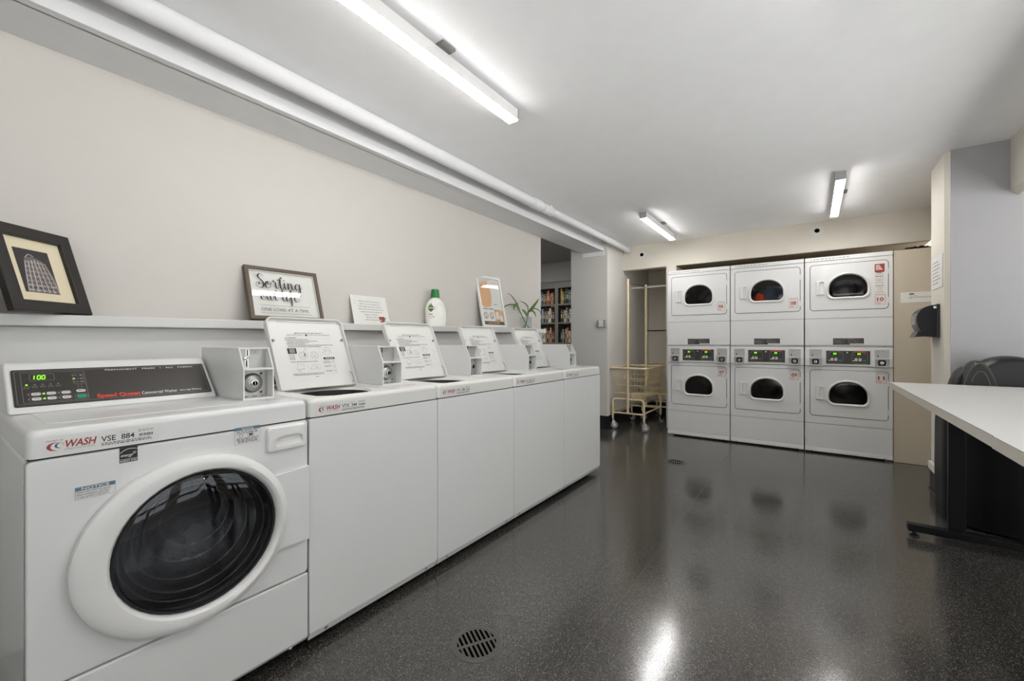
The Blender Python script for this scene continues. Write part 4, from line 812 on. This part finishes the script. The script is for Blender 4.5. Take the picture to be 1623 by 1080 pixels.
# ------------------------------------------------------------------ things on the ledge
def leaning(P, yaw, lean):
    """frame whose origin is the bottom RIGHT corner; across = along the board towards the right"""
    D = Vector((-math.sin(yaw), math.cos(yaw), 0)); N_ = Vector((math.cos(yaw), math.sin(yaw), 0)); U = Vector((0, 0, math.cos(lean))) - N_ * math.sin(lean)
    return Fr(P, D, U)
def picture_frame(t, F, W_, H_, bw, th, m):
    b = MB(); q = [((-W_, 0), (-W_ + bw, bw)), ((0, 0), (-bw, bw)), ((0, H_), (-bw, H_ - bw)), ((-W_, H_), (-W_ + bw, H_ - bw))]
    secs = [([a for a, c_ in q], -.004), ([a for a, c_ in q], th - .002), ([(a[0] * .5 + a[0] * .5 + (c_[0] - a[0]) * .06, a[1] + (c_[1] - a[1]) * .06) for a, c_ in q], th), ([(a[0] + (c_[0] - a[0]) * .94, a[1] + (c_[1] - a[1]) * .94) for a, c_ in q], th), ([c_ for a, c_ in q], th - .002), ([c_ for a, c_ in q], .002)]
    b.loops(F, secs, m, False, False); b.rect(F, -W_, 0, 0, H_, -.004, 'frame_brown'); obj('frame', b, t)
# 1 tower photograph in a black frame
F = leaning((-2.413, .4095, SH(.4) + .001), R(39), R(17)); W_, H_, bw = .289, .329, .042
t = thing('picture_frame', 'black framed photograph of a tower with cream mat, on the ledge at far left', 'picture', (-2.43, .32, SH(.3)), 'framed pictures on the ledge')
picture_frame(t, F, W_, H_, bw, .020, 'frame_black')
b = MB(); b.rect(F, -W_ + bw, bw, -bw, H_ - bw, .004, 'paper_cream'); obj('mat', b, t, flip=False)
px0, px1, py0, py1 = -bw - .052 - .123, -bw - .052, bw + .036, bw + .036 + .168
b = MB(); b.rect(F, px0, py0, px1, py1, .0046, 'photo_dark'); mp = lambda u, v_: (px0 + (px1 - px0) * u, py0 + (py1 - py0) * v_)
b.face(F, [mp(.08, .0), mp(1, .0), mp(1, .34), mp(.86, .60), mp(.74, .76), mp(.50, .84), mp(.25, .80), mp(.19, .6), mp(.12, .3)], .0050, 'photo_mid')
for k_, (a, c_) in enumerate(((.10, .24), (.22, .34), (.36, .43), (.52, .52), (.68, .61), (.84, .70), (.99, .80))):
    b.stroke(F, [mp(a, .02), mp(a + (c_ - a) * .55, .45), mp(c_, .77 - abs(k_ - 3) * .02)], .0045 - .0004 * abs(k_ - 2), .0054, 'photo_light', k=2)
for j in range(13):
    v_ = .04 + j * .055; s_ = 1 - v_ * .62; b.dashes(F, mp(.09 + v_ * .18, 0)[0], mp(.09 + v_ * .18 + .9 * (1 - v_ * .48), 0)[0], mp(0, v_)[1], .0022 + .003 * (j < 3), .0052, 'photo_light' if j % 2 == 0 else 'photo_dark', j, .014, .006)
b.stroke(F, [mp(.28, .80), mp(.40, .88), mp(.52, .84)], .003, .0054, 'photo_light', k=4); obj('photograph', b, t, flip=False)
b = MB(); b.rect(F, -W_ + bw, bw, -bw, H_ - bw, .010, 'picture_glass'); obj('glass', b, t)
# 2 another black frame cut by the photo's left edge
F = leaning((-2.40, .150, SH(.1) + .001), R(20), R(14)); t = thing('picture_frame', 'dark frame with tan edge cut off by the left edge of the photo', 'picture', (-2.38, .03, SH(.0)), 'framed pictures on the ledge')
picture_frame(t, F, .26, .30, .03, .018, 'frame_black'); b = MB(); b.rect(F, -.23, .03, -.03, .27, .004, 'photo_dark'); obj('photograph', b, t)
# 3 shadow box with lettering
F = leaning((-2.396, 1.415, SH(1.3) + .002), R(-1.9), R(18.7)); W_, H_, bw = .399, .312, .020
t = thing('shadow_box_sign', 'brown framed sign with brush lettering reading Sorting out life', 'sign', (-2.42, 1.22, SH(1.2)))
picture_frame(t, F, W_, H_, bw, .026, 'frame_brown')
b = MB(); b.rect(F, -W_ + bw, bw, -bw, H_ - bw, .003, 'paper'); i0 = bw - .001
for q in ((-W_ + i0, -W_ + i0 + .004, bw, H_ - bw), (-i0 - .004, -i0, bw, H_ - bw)): b.box(*q, .003, .018, 'paper', F)
b.box(-W_ + i0, -i0, H_ - i0 - .004, H_ - i0, .003, .018, 'paper', F); obj('backing', b, t, flip=False)
G = {'S': (1.25, [[(1.15, 1.75), (1.02, 2.0), (.72, 2.08), (.42, 1.85), (.45, 1.5), (.8, 1.15), (1.08, .75), (1.02, .2), (.65, -.02), (.2, .05), (0, .4), (.12, .72), (.38, .78), (.50, .55), (.36, .42)]]),
     'o': (1.0, [[(.72, 1.0), (.32, .95), (.08, .5), (.2, .08), (.5, 0), (.82, .3), (.82, .75), (.62, 1.02), (.42, .85), (.58, .6), (1.0, .78)]]),
     'r': (1.0, [[(-.05, .6), (.1, 1.0), (.25, 1.25), (.38, 1.15), (.30, .98)], [(.28, 1.0), (.55, .98), (.62, .7), (.64, .25), (.80, .02), (1.0, .22)]]),
     't': (.85, [[(-.05, .25), (.2, .95), (.34, 1.6), (.52, 1.85), (.62, 1.72), (.5, 1.6)], [(.38, 1.6), (.34, 1.0), (.34, .3), (.50, .0), (.72, .12), (.88, .45)], [(.02, 1.45), (.12, 1.33), (.62, 1.30)]]),
     'i': (.62, [[(.12, 1.0), (.12, .3), (.26, .0), (.48, .15), (.62, .55)]]),
     'n': (1.12, [[(.08, 1.02), (.10, .0)], [(.10, .45), (.32, .95), (.55, .98), (.62, .6), (.64, .2), (.82, .0), (1.02, .15), (1.12, .45)]]),
     'g': (1.1, [[(.78, .85), (.52, 1.02), (.18, .8), (.08, .35), (.35, .03), (.68, .35), (.80, 1.0)], [(.80, 1.02), (.80, .2), (.80, -.55), (.58, -.98), (.32, -.85), (.42, -.4), (.85, .05), (1.15, .55)]]),
     'u': (1.08, [[(.08, 1.0), (.08, .3), (.26, .0), (.52, .25), (.62, 1.0)], [(.62, 1.0), (.64, .3), (.80, .0), (.98, .12), (1.10, .5)]]),
     'l': (.65, [[(-.1, .2), (.25, .95), (.50, 1.6), (.42, 2.0), (.24, 1.9)], [(.22, 1.85), (.12, 1.2), (.12, .35), (.30, .0), (.52, .12), (.66, .5)]]),
     'f': (.75, [[(-.05, .3), (.35, 1.0), (.52, 1.6), (.42, 1.98), (.28, 1.7)], [(.28, 1.75), (.26, .8), (.26, -.75)], [(.02, .62), (.35, .55), (.75, .62)]]),
     'e': (.95, [[(.10, .42), (.50, .52), (.58, .85), (.40, 1.04), (.16, .8), (.10, .35), (.35, .0), (.68, .1), (.95, .5)]])}
def script(b, F, word, x, y, s, h, m, tilt=0, sx_=1.0):
    for ch in word:
        if ch == ' ': x += s * .55; continue
        ad, st = G[ch]
        for P in st: b.stroke(F, [(x + q[0] * s * sx_, y + q[1] * s) for q in P], s * .055, h, m, s * .20, k=6)
        if ch == 'i': b.disc(F, x + .14 * s, y + 1.38 * s, s * .09, h, m, 10)
        x += ad * s * sx_
    return x
b = MB(); script(b, F, 'Sorting', -W_ + .052, .190, .0395, .014, 'ink', sx_=.90); script(b, F, 'out', -W_ + .066, .117, .033, .014, 'ink', sx_=.95); script(b, F, 'life', -W_ + .178, .117, .036, .014, 'ink', sx_=.92)
b.rect(F, -W_ + .058, .086, -.070, .0875, .014, 'ink_soft'); b.rect(F, -W_ + .058, .040, -.068, .0415, .014, 'ink_soft'); b.text(F, 'ONE LOAD AT A TIME', -W_ + .061, .0545, .0245, .014, 'ink', width=.257); obj('lettering', b, t, flip=False)
b = MB(); b.rect(F, -W_ + bw, bw, -bw, H_ - bw, .0155, 'picture_glass'); obj('glass', b, t)
# 4 paper notice on board
F = leaning((-2.434, 1.945, SH(1.8) + .001), R(-2), R(17)); W_, H_ = .280, .207
b = MB(); b.rbox(F, -W_, 0, 0, H_, -.004, 0, 'paper', .0008, .001); h = .0005
for i, (x, s_, w_) in enumerate(((.058, 'Please watch the clock to', .165), (.060, 'remove your laundry in a', .160), (.052, 'reasonable amount of time.', .178), (.046, 'Items left will be placed in the', .196), (.058, 'common laundry basket. If', .172), (.088, 'items are left for', .108), (.098, '48 hours they', .088), (.086, 'will be discarded.', .110))):
    b.text(F, s_, -W_ + x, H_ - .046 - i * .0188, .0145, h, 'ink_grey', width=w_, bold=.006)
b.ring(F, -W_ + .052, H_ - .045, .030, .0306, h, 'ink_grey', 30)
b.stroke(F, [(-.085, .052), (-.072, .028), (-.060, .018)], .004, h, 'brown_wood_shade'); b.face(F, [(-.085, .058), (-.040, .060), (-.030, .045), (-.045, .020), (-.075, .016)], h, 'ink_brick'); b.stroke(F, [(-.082, .056), (-.055, .050), (-.022, .050)], .003, h + .0004, 'brown_wood_shade', k=1); b.stroke(F, [(-.062, .045), (-.050, .025), (-.012, .024)], .003, h + .0004, 'brown_wood_shade', k=1); b.disc(F, -.055, .040, .009, h + .0003, 'ink_red', 10); b.disc(F, -.068, .032, .007, h + .0003, 'ink_peach', 10)
props(obj('printed_notice', b, loc=(-2.44, 1.8, SH(1.8))), 'white printed notice about watching the clock, leaning on the ledge between sign and detergent', 'notice')
# 5 detergent bottle: body, cap, label
P0 = Vector((-2.425, 2.385, SH(2.38))); ang = R(48); Fb = Fr(P0, (-math.sin(R(42)) * -1 * 0 + math.cos(ang) * .0 + math.sin(R(35)) * 0 + math.cos(R(55)), math.sin(R(55)), 0), (0, 0, 1))
t = thing('detergent_bottle', 'white laundry detergent bottle with green cap and leaf label on the ledge', 'bottle', tuple(P0))
Fz = Fr(P0, Fb.to_3x3().col[0], Vector((0, 0, 1)).cross(Fb.to_3x3().col[0])); b = MB(); D_ = .042
prof = [(0, .070, .034), (.004, .076, .040), (.05, .086, .044), (.10, .0875, .045), (.14, .084, .044), (.175, .074, .040), (.200, .060, .036), (.214, .044, .032), (.222, .030, .026), (.236, .028, .024)]
b.loops(Fz, [(rr(-a + .0 - .004 * (z > .1), a - .012 * min(1, z / .2), -c_, c_, [(a * .6, c_ * .95)] * 4, 8), z) for z, a, c_ in prof], 'bottle_white'); obj('body', b, t, angle=60)
b = MB(); b.lathe(Fz, -.008, 0, [(.034, .226), (.035, .232), (.033, .262), (.031, .264), (.030, .288), (.027, .292)], 'cap_green', 28); obj('cap', b, t)
# handle recess: raised rim around an oval dimple on the broad side
b = MB(); Fo = Fr(P0 + Vector((0, 0, 0)), Fb.to_3x3().col[0], (0, 0, 1)); Ov = lambda k_, h_: ([(.030 + .030 * k_ * math.cos(a * .2618) + .010 * k_ * math.sin(a * .2618) * -1, .122 + .060 * k_ * math.sin(a * .2618)) for a in range(24)], h_)
b.loops(Fo, [Ov(1.12, .036), Ov(1.05, .0462), Ov(.95, .0465), Ov(.85, .043), Ov(.5, .040)], 'bottle_white', False, True); obj('grip', b, t, angle=60)
b = MB(); h = .0462; x = -.048; b.face(Fo, [(x - .020, .128), (x - .022, .150), (x - .012, .162), (x, .170), (x + .014, .160), (x + .020, .148), (x + .018, .126), (x, .110)], h, 'leaf_dark'); b.face(Fo, [(x - .012, .150), (x - .016, .172), (x - .006, .164), (x, .182), (x + .010, .164), (x + .014, .150)], h + .0006, 'leaf'); b.rect(Fo, x - .019, .138, x + .018, .144, h + .0008, 'sticker')
b.disc(Fo, x + .026, .142, .011, h, 'ink_grey', 12); b.disc(Fo, x + .026, .142, .009, h + .0004, 'sticker', 12); b.dashes(Fo, x - .016, x + .018, .088, .008, h, 'ink_brick', 2, .008, .004); b.dashes(Fo, x - .018, x + .020, .074, .003, h, 'ink_grey', 3, .01, .003); b.disc(Fo, x + .022, .074, .005, h, 'ink_soft', 10); b.dashes(Fo, x - .016, x + .016, .062, .003, h, 'ink_grey', 4, .01, .003); obj('label', b, t)
# 6 tall poster in white frame
F = leaning((-2.402, 3.300, SH(3.3) + .001), R(-4.3), R(12.5)); W_, H_, bw = .331, .498, .022
t = thing('poster_frame', 'white framed orange and white laundry poster leaning on the ledge beside the plant', 'picture', (-2.42, 3.13, SH(3.1)), 'framed pictures on the ledge')
picture_frame(t, F, W_, H_, bw, .016, 'plastic_white')
b = MB(); b.rect(F, -W_ + bw, bw, -bw, H_ - bw, .003, 'paper'); h = .0035; xl = -W_ + bw
b.face(F, [(xl, H_ - bw)] + [(xl + .115 + .045 * math.sin(a * .19), H_ - bw - .27 * a / 14) for a in range(15)] + [(xl + .06, H_ - bw - .285), (xl, H_ - bw - .265)], h, 'ink_peach')
b.text(F, 'DIY', xl + .018, H_ - bw - .045, .03, h + .0004, 'sticker'); b.face(F, [(-.16, .045), (-.13, .10), (-.15, .16), (-.08, .18), (-bw, .165), (-bw, .07), (-.07, .06), (-.10, .045)], h, 'ink_peach')
for i in range(9): b.dashes(F, -.155, -.05, H_ - .06 - i * .016, .003, h, 'ink_peach' if i < 1 else 'sticker_pink', i, .02, .005)
b.dashes(F, -.135, -.09, .225, .006, h, 'ink_soft', 4, .02, .003)
for a, c_, z in ((xl + .02, xl + .08, .175), (xl + .09, xl + .16, .175), (xl + .17, xl + .21, .165)): b.rect(F, a, z, c_, z + .009, h + .0004, 'ink_grey')
for x in (xl + .045, xl + .125): b.disc(F, x, .115, .028, h + .0003, 'ink_grey', 20, .032); b.disc(F, x, .115, .021, h + .0006, 'sticker_pink', 20, .025); b.stroke(F, [(x - .015, .13), (x, .115), (x - .008, .095), (x + .012, .10)], .004, h + .0009, 'ink_soft')
b.rrect(F, -.125, .08, -.085, .155, .006, h + .0006, 'sticker'); b.rect(F, -.115, .07, -.08, .08, h + .0007, 'ink_grey'); b.disc(F, -.055, .095, .022, h + .0006, 'sticker_pink', 16, .03)
b.rect(F, xl + .006, bw + .006, -bw - .004, bw + .038, h, 'ink_soft'); b.dashes(F, xl + .06, -bw - .07, bw + .018, .007, h + .0004, 'ink_peach', 5, .03, .006); obj('poster', b, t, flip=False)
b = MB(); b.rect(F, -W_ + bw, bw, -bw, H_ - bw, .008, 'picture_glass'); obj('glass', b, t)
# 7 vase with bamboo leaves
P0 = Vector((-2.41, 3.655, SH(3.65))); t = thing('potted_plant', 'lucky bamboo with curved leaves in a clear glass vase on the ledge end', 'plant', tuple(P0))
Fz = Fr(P0, (1, 0, 0), (0, 1, 0)); b = MB()
b.loops(Fz, [(rr(-.038, .038, -.038, .038, .006, 3), 0), (rr(-.042, .042, -.042, .042, .006, 3), .004), (rr(-.046, .046, -.046, .046, .007, 3), .125), (rr(-.044, .044, -.044, .044, .006, 3), .125), (rr(-.039, .039, -.039, .039, .005, 3), .008)], 'vase_glass'); obj('vase', b, t)
rdir = Vector((math.cos(R(35.3)), math.sin(R(35.3)), 0)); fdir = Vector((math.sin(R(35.3)), -math.cos(R(35.3)), 0)); UP = Vector((0, 0, 1))
def PP(a, z, d=0):
    if .816 * a + .578 * d < -.06: d = (-.06 - .816 * a) / .578; a *= 1 - d / 4.4; z = z * (1 - d / 4.4)
    return P0 + rdir * a + UP * z + fdir * d
b = MB()
for pts in ([(-.012, .01), (.006, .08), (.014, .16), (.022, .19)], [(.03, .01), (-.01, .07), (-.045, .14), (-.085, .21), (-.10, .25)], [(-.03, .01), (.01, .07), (.024, .15), (.02, .21)]):
    b.tube([PP(a, z) for a, z in pts], .0042, 'leaf_dark', 8)
obj('stem', b, t)
def leaf(pts, wd, m, tilt=.3):
    b_ = MB(); P = [Vector(p_) for p_ in pts]; n_ = 14; Q = []
    E_ = [P[0] * 2 - P[1]] + P + [P[-1] * 2 - P[-2]]
    for i in range(1, len(E_) - 2):
        a, q, c_, d = E_[i - 1:i + 3]
        for j in range(5): u = j / 5; Q.append(.5 * ((2 * q) + (c_ - a) * u + (2 * a - 5 * q + 4 * c_ - d) * u * u + (3 * q - a - 3 * c_ + d) * u ** 3))
    Q.append(P[-1]); secs = []
    for i, q in enumerate(Q):
        tt = (Q[min(i + 1, len(Q) - 1)] - Q[max(i - 1, 0)]).normalized(); sd = tt.cross(fdir * (1 - tilt) + UP * tilt).normalized(); nn = sd.cross(tt).normalized(); u = i / (len(Q) - 1); w_ = wd * max(.06, math.sin(math.pi * min(1, u * .92 + .08)) ** .7)
        secs.append([q + sd * w_, q + nn * w_ * .25 + nn * .0006, q - sd * w_, q + nn * w_ * .25 - nn * .0006])
    b_.loops(WORLD, [[tuple(v_) for v_ in s_] for s_ in secs], m); obj('leaf', b_, t, angle=80)
leaf([PP(.018, .17), PP(.05, .20), PP(.09, .25), PP(.135, .315)], .016, 'leaf')
leaf([PP(.018, .18, .02), PP(.07, .205, .04), PP(.12, .195, .05), (PP(.165, .14, .05))], .005, 'leaf_dark')
leaf([PP(.03, .17, .03), PP(.06, .185, .05), PP(.085, .16, .06), PP(.10, .115, .06)], .009, 'leaf')
leaf([PP(.012, .12, .02), PP(-.005, .16, .03), PP(-.025, .185, .03), PP(-.045, .20, .03)], .012, 'leaf')
leaf([PP(.022, .19), PP(.015, .235), PP(-.02, .27), PP(-.075, .29)], .006, 'leaf_dark')
leaf([PP(-.05, .15), PP(-.085, .24), PP(-.13, .31), PP(-.175, .355), PP(-.21, .355)], .006, 'leaf_dark')
leaf([PP(-.075, .22, .01), PP(-.14, .25, .02), PP(-.21, .235, .02), PP(-.275, .19, .02)], .0075, 'leaf_dark')
leaf([PP(-.08, .26, .03), PP(-.105, .255, .04), PP(-.125, .23, .04), PP(-.13, .185, .04)], .012, 'leaf')
leaf([PP(-.06, .17, .02), PP(-.075, .20, .02), PP(-.09, .23, .02), PP(-.095, .27, .02)], .010, 'leaf')

# ------------------------------------------------------------------ library: bookcase and books
t = thing('bookcase', 'tall grey built-in bookcase full of books seen through the opening', 'bookcase', (-3.73, 6.8, 0))
xs = [(-4.36, -3.766), (-3.700, -3.106)]; b = MB(); YF = 6.65
b.box(-4.43, -3.04, YF + .27, YF + .29, 0, 2.2, 'case_grey'); b.rbox(FY(YF + .0, 0, 0), -4.43, -3.04, 2.10, 2.215, -.28, 0, 'case_grey', .004)
for a, c_ in ((-4.43, -4.36), (-3.766, -3.700), (-3.106, -3.04)): b.box(a, c_, YF, YF + .28, 0, 2.10, 'case_grey')
b.rbox(FY(YF), -4.44, -3.03, 2.205, 2.228, -.28, .02, 'case_grey', .004); obj('carcass', b, t)
shelves = [1.815, 1.485, 1.125, .77, .42, .08]
for a, c_ in xs:
    for z in shelves: obj('shelf', MB().rbox(FY(YF + .002), a, c_, z - .028, z, -.27, 0, 'case_grey', .002), t)
cols = {'navy blue': (44, 56, 84), 'dark brown': (74, 54, 44), 'black': (32, 32, 34), 'cream': (206, 194, 168), 'terracotta': (168, 92, 62), 'teal': (62, 110, 118), 'grey': (128, 128, 126), 'dark green': (48, 70, 52), 'light blue': (128, 156, 178), 'mustard': (176, 146, 62), 'white': (214, 212, 204), 'maroon': (98, 40, 42), 'tan': (172, 144, 110)}
for k_, v_ in cols.items(): mat('book_' + k_.replace(' ', '_'), v_, .6)
ORD = ['first', 'second', 'third', 'fourth', 'fifth', 'sixth', 'seventh', 'eighth', 'ninth', 'tenth', 'eleventh', 'twelfth', 'thirteenth', 'fourteenth', 'fifteenth']
rnd = random.Random(21); names = list(cols)
plan = {(0, 0): ['light blue', 'light blue', 'navy blue', 'grey', 'dark brown', 'terracotta', 'terracotta', 'dark brown', 'tan', 'terracotta'], (0, 1): ['mustard', 'mustard', 'black', 'dark green', 'black', 'teal', 'teal', 'grey', 'navy blue', 'cream'],
        (1, 0): ['navy blue', 'dark green', 'light blue', 'black', 'grey', 'dark brown', 'cream', 'white', 'dark brown', 'black'], (1, 1): ['black', 'dark brown', 'cream', 'grey', 'dark green', 'white', 'light blue', 'navy blue', 'navy blue', 'grey'],
        (2, 0): ['black', 'dark brown', 'cream', 'white', 'tan', 'dark brown', 'terracotta', 'tan', 'maroon', 'dark brown'], (2, 1): ['black', 'grey', 'black', 'tan', 'terracotta', 'cream', 'dark brown', 'dark brown', 'black', 'dark green']}
for (ri, bi), cl in plan.items():
    x = xs[bi][0] + (.24 if bi == 0 else .035); z0 = shelves[ri] ; lim = xs[bi][1] - .012 if bi == 0 else -3.36
    for i, cn in enumerate(cl):
        th = rnd.uniform(.024, .036); hh = rnd.uniform(.20, .275); dp = rnd.uniform(.15, .19)
        if x + th > lim: break
        b = MB(); m_ = 'book_' + cn.replace(' ', '_'); F = FY(YF + .03)
        b.loops(F, [(rr(x, x + th, z0, z0 + hh, .0008, 1), -dp), (rr(x, x + th, z0, z0 + hh, .0008, 1), -.004), (rr(x + .003, x + th - .003, z0 + .0, z0 + hh, .0008, 1), 0)], m_)
        b.rect(F, x + .007, z0 + hh * .72, x + th - .007, z0 + hh * .78, .0006, 'book_cream' if cn not in ('cream', 'white') else 'book_maroon'); b.rect(F, x + .009, z0 + hh * .3, x + th - .009, z0 + hh * .62, .0006, 'book_cream' if cn not in ('cream', 'white', 'tan') else 'book_black')
        o = obj('book', b, loc=(x + th / 2, YF + .1, z0))
        props(o, '%s book, %s from left, %s visible shelf, %s bay of bookcase' % (cn, ORD[i], ('top', 'middle', 'lowest')[ri], ('left', 'right')[bi]), 'book', 'books in the grey bookcase')
        x += th + .0015
props(obj('book', MB().rbox(FY(YF + .03), -3.87, -3.775, shelves[1] + .278, shelves[1] + .30, -.16, 0, 'book_mustard', .002), loc=(-3.82, YF + .1, shelves[1] + .278)), 'mustard book lying flat on top of the upright books, middle shelf, left bay', 'book', 'books in the grey bookcase')
t = thing('ceiling_light', 'added round ceiling light outside the view, brightening the library', 'light', (-4.2, 5.2, 2.56)); b = MB(); b.lathe(Fr((-4.2, 5.2, 2.50), (1, 0, 0), (0, 1, 0)), 0, 0, [(.17, 0), (.17, .06)], 'plastic_white', 32); obj('base', b, t)  # unseen lamp added to brighten the library
mm = mat('library_fill_lens', (255, 250, 240), .5); mm.node_tree.nodes['Principled BSDF'].inputs['Emission Color'].default_value = (1, .98, .95, 1); mm.node_tree.nodes['Principled BSDF'].inputs['Emission Strength'].default_value = 70
b = MB(); b.lathe(Fr((-4.2, 5.2, 2.48), (1, 0, 0), (0, 1, 0)), 0, 0, [(.10, 0), (.155, .01), (.16, .02)], 'library_fill_lens', 32); obj('diffuser', b, t)
b = MB(); b.lathe(Fr((-2.70, 5.26, 2.14), (0, 1, 0), (0, 0, 1)).inverted() if False else Fr((-2.69, 5.30, 2.13), (0, -1, 0), (0, 0, 1)), 0, 0, [(.045, 0), (.045, .02), (.035, .035), (.01, .04)], 'switch_grey', 20); props(obj('wall_sensor', b, loc=(-2.69, 5.3, 2.13)), 'small round grey sensor on the edge of the library opening', 'sensor')
